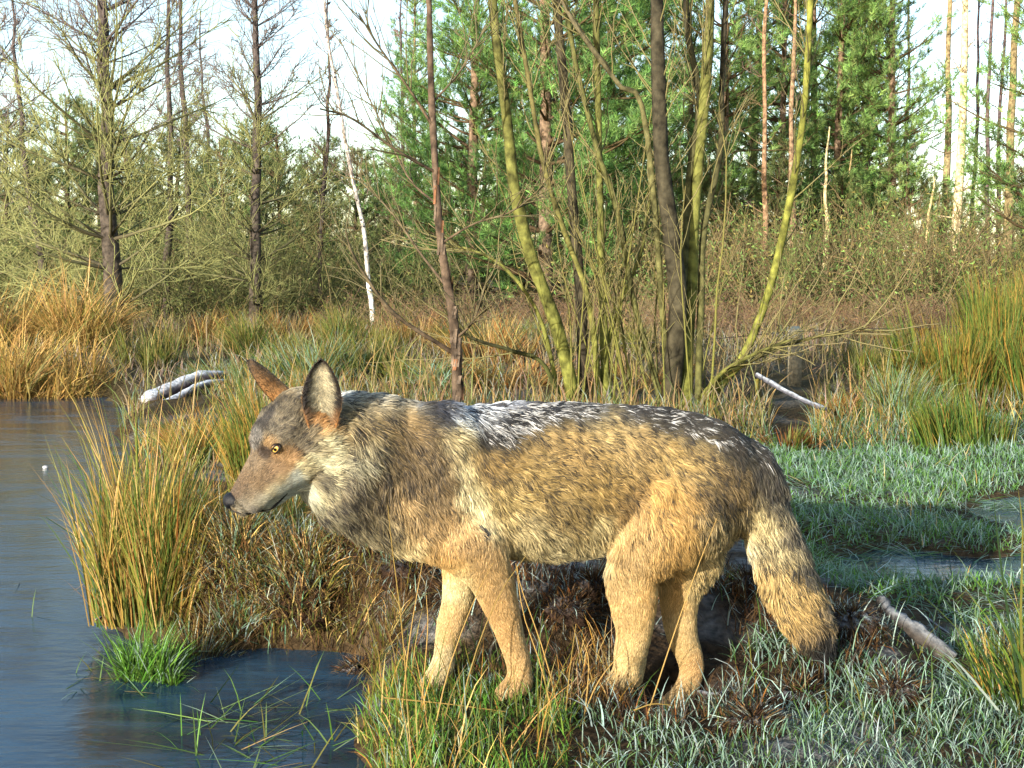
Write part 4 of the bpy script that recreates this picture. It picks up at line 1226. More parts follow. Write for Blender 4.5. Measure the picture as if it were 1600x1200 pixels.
def build_wolf():
    rng = np.random.default_rng(11)
    G, lo, vox = wolf_sdf()
    V, Q = surface_nets(G, lo, vox)
    # relax the voxel steps a little
    for _ in range(3):
        acc = np.zeros_like(V); cnt = np.zeros(len(V))
        for a, b in ((0, 1), (1, 2), (2, 3), (3, 0)):
            np.add.at(acc, Q[:, a], V[Q[:, b]]); np.add.at(cnt, Q[:, a], 1)
            np.add.at(acc, Q[:, b], V[Q[:, a]]); np.add.at(cnt, Q[:, b], 1)
        V = V * .5 + .5 * acc / cnt[:, None]
    T = np.concatenate((Q[:, [0, 1, 2]], Q[:, [0, 2, 3]]))
    fn = np.cross(V[T[:, 1]] - V[T[:, 0]], V[T[:, 2]] - V[T[:, 0]])
    vn = np.zeros_like(V)
    for k in range(3): np.add.at(vn, T[:, k], fn)
    vn = unit(vn)
    col, _ = coat(V)
    root = empty('wolf', wp(860, 1075))
    tag(root, 'grey and tan wolf walking beside the pond, head lowered, bushy tail hanging', 'wolf')
    skin = attr_mat('undercoat', 0.9, 0, spec=0.05)
    body = link('body', mesh_np('body', V, [Q], col * .5, True), root, skin)
    bvh = BVHTree.FromPolygons([tuple(v) for v in V], [tuple(q) for q in Q])
    def hit(px, py):
        r = ray(px, py); r = r / np.linalg.norm(r)
        p, nn, i, d = bvh.ray_cast(Vector((0, 0, CAMZ)), Vector(r))
        return (np.array(p), np.array(nn)) if p is not None else (None, None)
    # ---- ears: cupped shells
    earp, earn, eard, earc, earl, eark = [], [], [], [], [], []
    def ear(base, tip, front, width, depth):
        base, tip = np.array(base), np.array(tip)
        ax = tip - base; H = np.linalg.norm(ax); ax = ax / H
        fr = unit(front - ax * (front @ ax)); sd = np.cross(ax, fr)
        nu, nv = 15, 17
        outer, inner = [], []
        for i in range(nv):
            t = i / (nv - 1)
            w = width * (1 - t ** 2.6) ** .55 * (0.62 + .46 * math.sin(min(t * 2.6 + .15, math.pi))) * .5
            for j in range(nu):
                a = -1 + 2 * j / (nu - 1)
                cup = depth * (1 - .75 * t) * (1 - abs(a) ** 2.2)
                p = base + ax * (H * t * 1.14 - .14 * H) + sd * (a * w) - fr * (cup - .25 * depth)
                outer.append(p - fr * .0035); inner.append(p + fr * .0025 * (1 - abs(a) * .8))
        n1 = len(outer)
        Vv = np.array(outer + inner)
        q = []
        for i in range(nv - 1):
            for j in range(nu - 1):
                k0 = i * nu + j
                q.append((k0, k0 + nu, k0 + nu + 1, k0 + 1))
                q.append((n1 + k0, n1 + k0 + 1, n1 + k0 + nu + 1, n1 + k0 + nu))
            for j, fl in ((0, 0), (nu - 1, 1)):
                k0 = i * nu + j
                f = (k0, n1 + k0, n1 + k0 + nu, k0 + nu)
                q.append(f if not fl else f[::-1])
        cc = np.empty((len(Vv), 3))
        tt = np.repeat(np.arange(nv) / (nv - 1), nu); aa = np.abs(np.tile(np.linspace(-1, 1, nu), nv))
        tan, dark, cream, black = s2l((168, 122, 74)), s2l((82, 66, 50)), s2l((170, 158, 128)), s2l((38, 32, 27))
        k = np.clip(tt * 1.3 - .2, 0, 1)[:, None]
        co = tan * (1 - k) + dark * k
        rim = np.clip((np.maximum(aa * (.9 + .2 * tt), tt ** 2.2) - .62) / .2, 0, 1)[:, None]
        ci = cream * (1 - rim) + black * rim
        low = np.clip(1 - tt * 5, 0, 1)[:, None] * np.clip(1 - aa * 1.6, 0, 1)[:, None]
        org = (np.clip(1 - tt * 3.2, 0, 1) * np.clip(aa * 2 - .7, 0, 1))[:, None]
        ci = ci * (1 - org) + org * s2l((150, 104, 60))
        ci = ci * (1 - .85 * low) + low * .85 * s2l((40, 30, 25))
        cc[:n1], cc[n1:] = co, ci
        o = link('ear', mesh_np('ear', Vv, [np.array(q)], cc, True), root, skin)
        # short fur on both faces
        qa = np.array(q); Tt = np.concatenate((qa[:, :3], qa[:, [0, 2, 3]]))
        i, P = sample_tris(Vv, Tt, 5200, rng)
        nn = unit(np.cross(Vv[Tt[i, 1]] - Vv[Tt[i, 0]], Vv[Tt[i, 2]] - Vv[Tt[i, 0]]))
        C = cc[Tt[i]].mean(1)
        inn = (Tt[i] >= n1).all(1)
        nn = np.where(inn[:, None], fr[None], -fr[None]) * .6 + nn * .4 * np.sign((nn * np.where(inn[:, None], fr[None], -fr[None])).sum(1))[:, None]
        d = ax[None] * .9 + sd[None] * np.where(inn, -.5, .2)[:, None] * np.sign((P - base) @ sd)[:, None]
        d = unit(d - nn * (d * nn).sum(1, keepdims=True))
        ln = np.where(inn, .018, .009) * (1 - .5 * np.clip(((P - base) @ ax) / H, 0, 1))
        earp.append(P); earn.append(unit(nn)); eard.append(d); earc.append(C); earl.append(ln)
    # near ear: opening towards the camera and forward; far ear turned edge-on
    nb = hp(-.075, .052, .052); fb = hp(-.07, .056, -.05)
    nb = at(504, 655, nb[1]); fb = at(438, 618, fb[1])
    ear(nb, at(502, 561, nb[1] - .01), hf * .5 + hl * .85 + np.array((-.15, -.3, 0)), .094, .042)
    ear(fb, at(391, 562, fb[1] - .03), hf * .75 - hl * .75, .076, .034)
    # ---- fur
    px, py = to_px(V)
    Dv, Lv, Fv = lie(V, vn)
    facing = (vn * unit(np.array((0, 0, CAMZ)) - V)).sum(1)
    hw = head_weight(V)
    wt = np.where(facing > -.25, 1.0, .28) * (0.022 / np.clip(Lv, .006, .05)) ** .55 * (1 + 2.2 * hw)
    # bare: nose tip and eye rims
    h = head_local(V)
    wt = wt * np.where(h[:, 0] > .156, 0, 1)
    ep, en = hit(431, 701)
    eye_d = np.linalg.norm(V - ep, axis=1)
    i, P = sample_tris(V, T, NFUR, rng, wt[T].mean(1))
    Nn = unit(vn[T[i]].mean(1))
    keep = np.linalg.norm((P - ep), axis=1) > .0135
    # mouth line stays bare
    mouth_px = [(362, 800), (382, 807), (406, 804), (425, 792), (438, 780), (448, 770)]
    mp = []
    for a, b in mouth_px:
        p, nn = hit(a, b)
        if p is None:
            for off in range(1, 14):
                p, nn = hit(a + off * .3, b - off)
                if p is not None: break
        if p is not None: mp.append(p + nn * .002)
    mp = np.array(mp)
    mline = resample(mp, 22)
    dm = np.linalg.norm(P[:, None] - mline[None], axis=2).min(1)
    keep &= dm > .006
    P, Nn = P[keep], Nn[keep]
    D, L, F = lie(P, Nn)
    L = np.where(np.linalg.norm(P - ep, axis=1) < .035, np.minimum(L, .006), L)
    C, g = coat(P + D * (L * .55)[:, None] + Nn * (L * F * .5)[:, None])     # colour where the strand shows, not where it is rooted
    hair_object('fur', body, P, Nn, D, L, F, C, g, rng, .00105, 5, M['fur'], True)
    P, Nn, D, C, L = [np.concatenate(x) for x in (earp, earn, eard, earc, earl)]
    hair_object('ear_fur', body, P, Nn, D, L, np.full(len(P), .18), C, np.zeros(len(P)), rng, .0008, 4, M['fur'])
    # ---- eye: amber iris, round pupil, dark lids
    m, t, p, out = new_mat('amber_eye')
    tc = N(t, 'ShaderNodeTexCoord')
    gr = N(t, 'ShaderNodeVectorMath', operation='LENGTH')
    mp_ = N(t, 'ShaderNodeMapping'); mp_.inputs['Scale'].default_value = (1, 1, 0)
    t.links.new(tc.outputs['Object'], mp_.inputs[0]); t.links.new(mp_.outputs[0], gr.inputs[0])
    cr = N(t, 'ShaderNodeValToRGB')
    e = cr.color_ramp.elements
    e[0].position = .0; e[0].color = (.004, .003, .002, 1)
    e[1].position = 1.0; e[1].color = (.02, .012, .006, 1)
    for pos, c in ((.30, (.004, .003, .002, 1)), (.36, (.62, .36, .06, 1)), (.62, (.78, .52, .14, 1)), (.74, (.30, .15, .03, 1)), (.82, (.02, .012, .006, 1))):
        x = cr.color_ramp.elements.new(pos); x.color = c
    mul = N(t, 'ShaderNodeMath', operation='MULTIPLY'); mul.inputs[1].default_value = 1 / .0125
    t.links.new(gr.outputs['Value'], mul.inputs[0]); t.links.new(mul.outputs[0], cr.inputs[0])
    t.links.new(cr.outputs[0], p.inputs['Base Color'])
    p.inputs['Roughness'].default_value = .06
    p.inputs['Coat Weight'].default_value = 1.0
    gaze = unit(hf * .35 + hl * .55 + np.array((-.25, -.55, -.05)))
    def make_eye(c):
        R = .0138
        bm = blob('eye', (0, 0, 0), np.eye(3) * R, m, root)
        bm.matrix_parent_inverse = Matrix()
        zq = Vector(gaze).to_track_quat('Z', 'Y')
        bm.rotation_mode = 'QUATERNION'
        bm.rotation_quaternion = zq
        bm.location = Vector(c) - root.location
        return bm
    lidm = attr_mat('eyelid', .5, 0)
    def make_lids(c):
        # almond rim lying on the eyeball
        sx = unit(hf - gaze * (hf @ gaze)); sy = np.cross(gaze, sx)
        if sy @ hu < 0: sy = -sy
        loop = []
        for a in np.linspace(0, 2 * math.pi, 25):
            x, y = math.cos(a) * .0136, math.sin(a) * (.0066 if math.sin(a) > 0 else .0074)
            x, y = x, y - .0025 * math.cos(a)
            z = math.sqrt(max(.0142 ** 2 - x * x - y * y, 1e-8)) + .0006
            if math.cos(a) > .9: x += .004; z -= .003
            loop.append(np.asarray(c) + sx * x + sy * y + gaze * z)
        s = Strips()
        L_ = np.array(loop)[None]
        s.tubes(L_, np.full((1, 25), .0021), np.tile(s2l((30, 22, 18)), (1, 25, 1)), 6)
        link('eyelid', s.mesh('eyelid', True), root, lidm)
    ec = ep - gaze * .0068
    make_eye(ec); make_lids(ec)
    # other eye, mirrored through the head's middle plane
    l0 = head_local(ec[None])[0]
    make_eye(hp(l0[0], l0[1], -l0[2]) )
    # ---- nose and lips
    m, t, p, out = new_mat('nose_leather')
    p.inputs['Base Color'].default_value = (.008, .008, .010, 1)
    p.inputs['Roughness'].default_value = .48
    p.inputs['Specular IOR Level'].default_value = .3
    nz = N(t, 'ShaderNodeTexNoise', Scale=420.0); b = N(t, 'ShaderNodeBump', Strength=.35, Distance=.002)
    t.links.new(nz.outputs['Fac'], b.inputs['Height']); t.links.new(b.outputs[0], p.inputs['Normal'])
    def nosefn(v):
        s = np.ones(len(v))
        for l in (-1, 1):     # nostrils
            d = ((v - unit(np.array((.75, -.15, .55 * l)))) ** 2).sum(1)
            s -= .42 * np.exp(-d / .06)
        return s * (1 - .10 * np.clip(-v[:, 1], 0, 1))
    nc = at(363, 783, hp(.143, -.030, 0)[1])
    blob('nose', nc, np.array((hf * .0180, hu * .0190, hl * .0205)) * HS, m, root, 28, 18, nosefn)
    s = Strips()
    r = .0042 * (1 - .5 * np.linspace(-1, 1, 22) ** 2)
    s.tubes(mline[None], r[None], np.tile(s2l((22, 20, 20)), (1, 22, 1)), 6)
    link('lips', s.mesh('lips', True), root, lidm)
    # claws on the paws
    clm = attr_mat('claw', .4, 0)
    for a, b, dy in ((665, 1080, FD - .015), (677, 1085, FD - .035), (692, 1084, FD - .03), (660, 1074, FD + .01), (786, 1094, ND - .02), (794, 1097, ND - .035), (804, 1096, ND - .04), (952, 1074, ND - .01), (959, 1077, ND - .025), (1010, 1121, -.04), (1018, 1125, -.05)):
        p0 = wp(a + 3, b - 6, dy); p1 = wp(a - 2, b, dy - .004); p2 = wp(a - 5, b + 5, dy - .006)
        s = Strips(); s.tubes(np.array([[p0, p1, p2]]), np.array([[.0032, .0028, .0008]]), np.tile(s2l((45, 38, 30)), (1, 3, 1)), 5)
        link('claw', s.mesh('claw', True), root, clm)
    return root
NFUR = 230000
wolf = build_wolf()
# ------------------------------------------------------------------ tussocks and rushes
S_STR = [STRAW, (184, 146, 76), PALE, (150, 116, 56), OLIVE]
tuft('moor_grass_tussock', (232, 960), r=.19, n=1700, length=.72, width=.0050, cols=[(166, 134, 72), (150, 124, 62), OLIVE, GREEN, PALE, RUST, (126, 128, 58)], w=[3, 3, 3, 3, 1.4, .6, 3], lean=.13, droop=.42,
     label='tall golden-green grass tussock at the water\'s edge in front of the wolf\'s nose', seed=101, k=5)
tuft('moor_grass_tussock', (330, 905), r=.22, n=1400, length=.58, width=.0048, cols=[OLIVE, STRAW, GREEN, (130, 124, 56), BROWN, PALE], w=[3, 2.5, 3, 3, 1, 1], lean=.26, droop=.5,
     label='olive grass tussock directly below the wolf\'s chin', seed=102, k=5)
tuft('moor_grass_tussock', (455, 868), r=.26, n=1500, length=.40, width=.0048, cols=[OLIVE, STRAW, GREEN, (120, 112, 48), BROWN], w=[3, 2, 3, 3, 1.4], lean=.34, droop=.7,
     label='sprawling olive-brown grass tussock on the mound below the wolf\'s throat', seed=103, k=5)
tuft('moor_grass_tussock', (430, 760), r=.28, n=1200, length=.66, width=.0055, cols=[GREEN, OLIVE, STRAW, (110, 116, 54)], w=[3, 3, 2, 3], lean=.16, droop=.35,
     label='tall greenish grass tussock standing behind the wolf\'s ears', seed=104, k=5)
tuft('moor_grass_tussock', (330, 720), r=.26, n=900, length=.44, width=.0055, cols=[STRAW, RUST, OLIVE, PALE, GREEN], w=[3, 1.4, 2, 2, 2], lean=.3, droop=.6,
     label='low straw-coloured tussock beside the frosted log', seed=105, k=4)
_g = gnd(218, 1062)
tuft('green_grass_tuft', pos=(_g[0], _g[1], .0), r=.12, n=900, length=.24, width=.0042, cols=[FRESH, GREEN, (110, 150, 60), DARKG], w=[3, 4, 2, 1], lean=.38, droop=.7,
     label='fresh green grass tuft growing out of the water below the golden tussock', seed=106, k=4, frost=.12, cat='grass tuft')
tuft('green_grass_tuft', (498, 1068), r=.06, n=220, length=.10, width=.0034, cols=[FRESH, GREEN, FROSTG], w=[2, 3, 2], lean=.5, droop=.8,
     label='tiny green grass tuft at the edge of the dark inlet', seed=107, k=4, frost=.2, cat='grass tuft')
# straw tussocks across the pond
for i, (px, py, r, h, lab) in enumerate([(52, 606, .62, 1.05, 'big drooping straw-yellow tussock at the far water\'s edge'), (-60, 606, .55, .95, 'straw tussock at the water\'s edge beyond the big drooping one'),
                                         (120, 560, .5, 1.15, 'tall straw tussock at the foot of the thick mossy tree'), (10, 560, .55, 1.2, 'straw tussock behind the big drooping one across the pond')]):
    tuft('straw_tussock', (px, py), r=r, n=1900, length=h * .95, width=.013, cols=[(172, 140, 78), (186, 154, 92), (160, 128, 70), PALE, OLIVE, (110, 112, 56)], w=[4, 3, 3, 2, 1.6, 1.2], lean=.28, droop=1.5, label=lab, group='straw tussocks across the pond', seed=110 + i, k=5)
# tussocks scattered through the dry meadow
MT = 'grass tussocks scattered in the dry meadow'
mt = [tuft('meadow_tussock', (560, 560), r=.5, n=900, length=.75, width=.011, cols=[OLIVE, GREEN, (150, 132, 80), (120, 118, 62), (104, 110, 56)], lean=.28, droop=.7, label='olive-green grass tussock in the dry meadow behind the wolf', group=MT, seed=151),
      tuft('meadow_tussock', (770, 575), r=.5, n=900, length=.7, width=.011, cols=[(166, 134, 76), (154, 124, 70), (128, 112, 66), PALE, RUST], lean=.32, droop=.9, label='russet-straw grass tussock in the dry meadow behind the wolf', group=MT, seed=152),
      tuft('meadow_tussock', (480, 610), r=.4, n=800, length=.6, width=.009, cols=[GREEN, (110, 124, 60), OLIVE, FROSTG, (150, 132, 80)], lean=.3, droop=.8, label='frost-flecked green grass tussock in the meadow behind the wolf', group=MT, seed=153, frost=.2)]
rt = np.random.default_rng(9)
for i, (px, py) in enumerate([(250, 575), (300, 548), (360, 600), (420, 560), (455, 535), (520, 590), (610, 590), (650, 545), (690, 600), (740, 550), (800, 600), (830, 540), (960, 560), (1000, 600), (1060, 545), (1400, 590), (1400, 540), (1400, 650), (590, 530), (880, 525)]):
    g = gnd(px, py, .12)
    o = mt[i % 3]
    recopy(o, (g[0], g[1], float(H(g[0], g[1]))), rt.uniform(0, 6.2), (rt.uniform(.7, 1.2), rt.uniform(.7, 1.2), rt.uniform(.5, 1.0)), o['label'], MT)
# rushes on the right
RUSH = [GREEN, OLIVE, (120, 116, 48), (104, 122, 50), STRAW, (140, 112, 52)]
for i, (px, py, r, h, wd, lab, n) in enumerate([
    (1495, 640, .42, .95, .010, 'tall green and rust rush clump at the meadow\'s back edge', 1500), (1575, 622, .40, 1.1, .010, 'tallest rush clump beside the bright green pine', 1300), (1640, 640, .4, 1.0, .010, 'rush clump at the meadow edge beyond the tallest one', 900),
    (1500, 692, .34, .42, .008, 'short dark green rush patch standing in the frosted meadow', 1300), (1430, 640, .25, .55, .008, 'thin reddish rush clump at the left end of the rush bed', 600), (1365, 600, .25, .45, .009, 'small rush clump in the brown grass right of the fence post', 500),
    (1560, 560, .6, 1.2, .014, 'wide rush clump behind the rush bed, before the wood', 1400), (1700, 580, .6, 1.3, .014, 'wide rush clump beyond the rush bed at the meadow end', 900)]):
    tuft('rush_clump', (px, py), r=r, n=n, length=h, width=wd, cols=RUSH, w=[4, 3, 3, 3, 1.5, 2] if i != 3 else [5, 2, 1, 2, .3, .3], lean=.13, droop=.28, label=lab, group='rush clumps in the meadow', cat='rushes', seed=130 + i, k=4)
tuft('rush_clump', (1235, 702), r=.16, n=520, length=.22, width=.007, cols=[(96, 84, 40), OLIVE, GREEN, RUST, BROWN], lean=.35, droop=.5, label='low dark brown rush stub in the meadow beside the wolf\'s rump', cat='rushes', group='rush clumps in the meadow', seed=141)
tuft('rush_clump', (1300, 655), r=.14, n=360, length=.28, width=.007, cols=[(176, 128, 72), STRAW, RUST], lean=.3, droop=.5, label='small orange-straw tuft at the lower end of the frosted stick', cat='rushes', group='rush clumps in the meadow', seed=142)
# big clump at the lower right, close to the camera
def bent(S, rng):
    for pts, c in (([(1590, 1120), (1530, 1010), (1470, 930), (1415, 870)], DARKG), ([(1600, 1100), (1575, 960), (1560, 850), (1552, 770)], DARKG), ([(1610, 1060), (1570, 980), (1535, 920), (1515, 905)], GREEN), ([(1600, 1090), (1595, 960), (1598, 830), (1590, 760)], OLIVE), ([(1560, 1110), (1500, 1040), (1460, 1010)], (168, 178, 160))):
        P = resample([at(a, b, 2.95 + .12 * j) for j, (a, b) in enumerate(pts)], 7) - np.array(CL)
        S.ribbons(P[None], np.array([.007]), np.array([(1.0, .1, 0)]), np.tile(s2l(c), (1, 7, 1)))
g_ = gnd(1625, 1110, .08); CL = (g_[0], g_[1], float(H(g_[0], g_[1])))
tuft('rush_clump', pos=CL, r=.13, n=420, length=.42, width=.0050, cols=[GREEN, (120, 140, 50), OLIVE, STRAW, DARKG, PALE], w=[4, 4, 3, 1.4, 2, .8], lean=.24, droop=.6, label='tall yellow-green rush clump with bent dark stems on the near frosted bank', cat='rushes', group='rush clumps in the meadow', seed=143, extra=bent, k=5)
tuft('green_grass_tuft', (1545, 1100), r=.12, n=380, length=.20, width=.0046, cols=[GREEN, FROSTG, FROST, OLIVE], w=[3, 3, 2, 1], lean=.6, droop=1.2, label='arching frosted grass tuft beside the near rush clump', cat='grass tuft', seed=144, frost=.4, k=5)
tuft('green_grass_tuft', (1130, 985), r=.07, n=260, length=.13, width=.004, cols=[FRESH, GREEN, DARKG], lean=.4, droop=.8, label='fresh green grass tuft on the peat between hind legs and tail', cat='grass tuft', seed=145, k=4)
# straw stalks standing in front of the wolf's legs
STALKS = [[(640, 1110), (628, 980), (612, 850), (606, 790)], [(625, 1130), (640, 1000), (660, 880)], [(672, 1175), (700, 1050), (740, 940), (770, 880)], [(706, 1165), (740, 1030), (780, 930), (822, 868)], [(880, 1095), (850, 1020), (815, 920), (808, 885)],
          [(868, 1105), (845, 1040), (818, 960), (806, 880)], [(882, 1120), (890, 1050), (900, 975)], [(912, 1115), (920, 1040), (910, 1000)], [(905, 1120), (935, 1065), (980, 1010)], [(600, 1090), (700, 1100), (790, 1112)], [(655, 1120), (668, 990), (666, 930)], [(1005, 1090), (1050, 1000), (1085, 900), (1120, 810)], [(990, 1110), (1020, 1100), (1050, 1102)]]
for i, pts in enumerate(STALKS):
    Y0 = 3.16 if i != 11 else 3.30
    P = np.array([at(a, b, Y0) for a, b in pts])
    g = gnd(pts[0][0], pts[0][1], .07)
    if i not in (9, 12):
        P[:, 1] = np.linspace(min(g[1], 3.2), 3.2, len(P))
        P = np.array([at(a, b, y) for (a, b), y in zip(pts, P[:, 1])])
        P[0, 2] = min(P[0, 2], float(H(P[0, 0], P[0, 1])) - .01)
    P = resample(P, 9)
    S = Strips()
    S.tubes(P[None], (.0021 * (1 - .6 * np.linspace(0, 1, 9)))[None], np.tile(s2l((178, 146, 84) if i % 3 else (150, 126, 66)), (1, 9, 1)), 5)
    o = link('grass_stalk', S.mesh('grass_stalk', True), None, M['blade'])
    tag(o, 'thin dry straw stalk standing in the grass before the wolf\'s legs', 'grass stalk', 'straw stalks before the wolf')

# ------------------------------------------------------------------ logs, sticks, clods
def stick(name, pts, Ys, w0, w1, label, cat, c=(96, 86, 76), frost=.6, sides=9, k=14, seed=0, group=None, rough=.10):
    rng = np.random.default_rng(seed)
    P = resample([at(a, b, y) for (a, b), y in zip(pts, Ys)], k)
    t = np.linspace(0, 1, k)
    m = np.mean(Ys) / FPX
    R = (w0 * (1 - t) + w1 * t) * .5 * m * (1 + .06 * rng.standard_normal(k))
    R[0] *= .82; R[-1] *= .7
    S = Strips()
    S.tubes(P[None], R[None], np.tile(s2l(c), (1, k, 1)) * (1 + .15 * rng.standard_normal((1, k, 1))), sides, rough, rng)
    # end caps
    V = np.concatenate(S.V); C = np.concatenate(S.C); n = len(V)
    ends = np.array((P[0] - (P[1] - P[0]) * .05, P[-1] + (P[-1] - P[-2]) * .05))
    V = np.concatenate((V, ends)); C = np.concatenate((C, np.tile(s2l((150, 128, 100)), (2, 1))))
    tr = [(n, (s + 1) % sides, s) for s in range(sides)] + [(n + 1, (k - 1) * sides + s, (k - 1) * sides + (s + 1) % sides) for s in range(sides)]
    # frost settles on the upper side
    if frost:
        ctr = np.repeat(P, sides, 0); up = unit(V[:-2] - ctr)[:, 2]
        f = (np.clip((up - .4) / .45, 0, 1) * frost * (.6 + .4 * rng.random(len(up))))[:, None]
        C[:-2] = C[:-2] * (1 - f) + f * np.array((.68, .74, .80))
    me = mesh_np(name, V, [np.concatenate(S.Q), np.array(tr)], C, True)
    return tag(link(name, me, None, M['wood']), label, cat, group)
def onground(px, py, z=.1):
    return gnd(px, py, z)[1]
yl = onground(235, 632, .05)
stick('frosted_log', [(226, 632), (262, 612), (310, 592), (350, 586)], [yl, yl + .25, yl + .55, yl + .8], 30, 18, 'split grey log with white frost along its top on the far bank', 'log', (70, 58, 56), .9, 14, 16, 1)
stick('frosted_log', [(230, 641), (275, 624), (312, 604), (352, 596)], [yl - .12, yl + .1, yl + .4, yl + .7], 16, 12, 'thinner frosted pole lying against the split grey log', 'log', (74, 64, 64), .95, 12, 14, 2)
ys = onground(1290, 640, .1) - .9
stick('frosted_stick', [(1182, 585), (1225, 610), (1262, 628), (1292, 640)], [ys + .25, ys + .1, ys, ys], 9, 7, 'straight frosted stick slanting below the fence post', 'stick', (84, 84, 92), .8, 8, 12, 3)
yb = onground(1465, 1008, .11) - .1
stick('driftwood_branch', [(1376, 934), (1388, 956), (1420, 978), (1448, 1000), (1490, 1030)], [yb + .22, yb + .18, yb + .10, yb + .05, yb], 20, 28, 'thick grey branch stub jutting from the bank right of the tail', 'branch', (62, 57, 52), .25, 12, 18, 4, None, .13)  # grey darkened in place of the shade over this branch
SG = 'dark twigs on the peat bank'
for i, (pts, w0, w1, lab) in enumerate([
    ([(1370, 976), (1390, 998), (1420, 1020)], 11, 7, 'short black stub beside the thick grey branch'),
    ([(1222, 985), (1190, 1005), (1160, 1032), (1110, 1048)], 9, 6, 'crooked dark twig lying under the tail'),
    ([(1100, 1020), (1140, 1050), (1180, 1062)], 8, 6, 'dark curved twig behind the rear hock'),
    ([(1090, 1082), (1120, 1085), (1150, 1075)], 10, 7, 'brown root knob right of the rear foot'),
    ([(1120, 1000), (1190, 990), (1230, 972)], 7, 4, 'thin frosted twig crossing under the tail'),
    ([(1225, 1040), (1222, 1090), (1210, 1130)], 9, 7, 'upright dark stub in the frosted grass below the tail'),
    ([(1085, 970), (1110, 985), (1140, 1000)], 7, 5, 'reddish twig between the hind legs and the tail'),
    ([(1440, 960), (1475, 985), (1500, 1000)], 5, 3, 'black twig behind the thick grey branch'),
    ([(650, 1002), (668, 1010), (690, 1035)], 6, 4, 'bent dead stem behind the raised front paw'),
    ([(150, 968), (205, 945), (275, 955), (330, 940)], 5, 3, 'arched dead stem over the foot of the golden tussock')]):
    yy = [onground(a, b, .10) + .05 for a, b in pts]
    stick('fallen_twig', pts, yy, w0, w1, lab, 'twig', (62, 50, 44), .35, 7, 10, 20 + i, SG)
yf = onground(330, 522, .15)
stick('fallen_twig', [(230, 540), (285, 540), (312, 530), (358, 526)], [yf] * 4, 4, 3, 'pale curved twig in the dry grass behind the frosted log', 'twig', (160, 148, 120), .3, 6, 10, 40)

# fence post: square, weathered, pale bevelled head, with wire
yp = 12.4
base = at(1240, 606, yp); base[2] = float(H(base[0], base[1]))
top = at(1241, 512, yp)
root = empty('fence_post', base)
tag(root, 'weathered grey square fence post in the brown grass behind the willow branch', 'post')
def box(name, c, sx, sy, sz, col, parent, mat, tilt=0.0, bev=.012, topslope=0.0):
    V = []
    for z, q in ((0, 1), (sz - bev, 1), (sz, .82)):
        for a, b in ((-1, -1), (1, -1), (1, 1), (-1, 1)):
            V.append((c[0] + a * sx * q + tilt * z, c[1] + b * sy * q, c[2] + z + (topslope * b if z > sz * .5 else 0)))
    F = [(0, 1, 5, 4), (1, 2, 6, 5), (2, 3, 7, 6), (3, 0, 4, 7), (4, 5, 9, 8), (5, 6, 10, 9), (6, 7, 11, 10), (7, 4, 8, 11), (8, 9, 10, 11), (3, 2, 1, 0)]
    return link(name, mesh_np(name, V, [np.array(F)], np.tile(s2l(col), (12, 1))), parent, mat)
hpost = top[2] - base[2]
box('shaft', (base[0], base[1], base[2] - .1), .058, .058, hpost + .02, (140, 130, 108), root, M['wood'], .01)
box('post_head', (base[0], base[1], base[2] + hpost - .13), .063, .063, .13, (188, 178, 150), root, M['wood'], .01, .02, .012)
box('wire_staple', (base[0], base[1] - .064, base[2] + hpost - .16), .012, .006, .02, (60, 58, 58), root, M['wood'])
wire = [at(900, 540, yp + 2.2), at(1080, 532, yp + 1.0), at(1240, 519, yp - .06), at(1420, 512, yp + .3), at(1700, 505, yp + 1)]
S = Strips(); P = resample(wire, 30); S.tubes(P[None], np.full((1, 30), .004), np.tile(s2l((64, 60, 56)), (1, 30, 1)), 5)
link('wire', S.mesh('wire'), root, M['wood'])
yk = 11.2
b2 = at(1185, 655, yk); b2[2] = float(H(b2[0], b2[1])) - .05
root = empty('stake', b2)
tag(root, 'short mossy brown stake left of the frosted stick', 'stake')
S = Strips(); k = 9; t = np.linspace(0, 1, k)
tp = at(1183, 592, yk)
P = np.array(b2)[None] * (1 - t[:, None]) + np.array(tp)[None] * t[:, None]
S.tubes(P[None], (.028 - .006 * t)[None], lerpc((70, 52, 34), (112, 104, 44), t)[None], 8, .08, np.random.default_rng(5))
link('shaft', S.mesh('shaft', True), root, M['bark'])

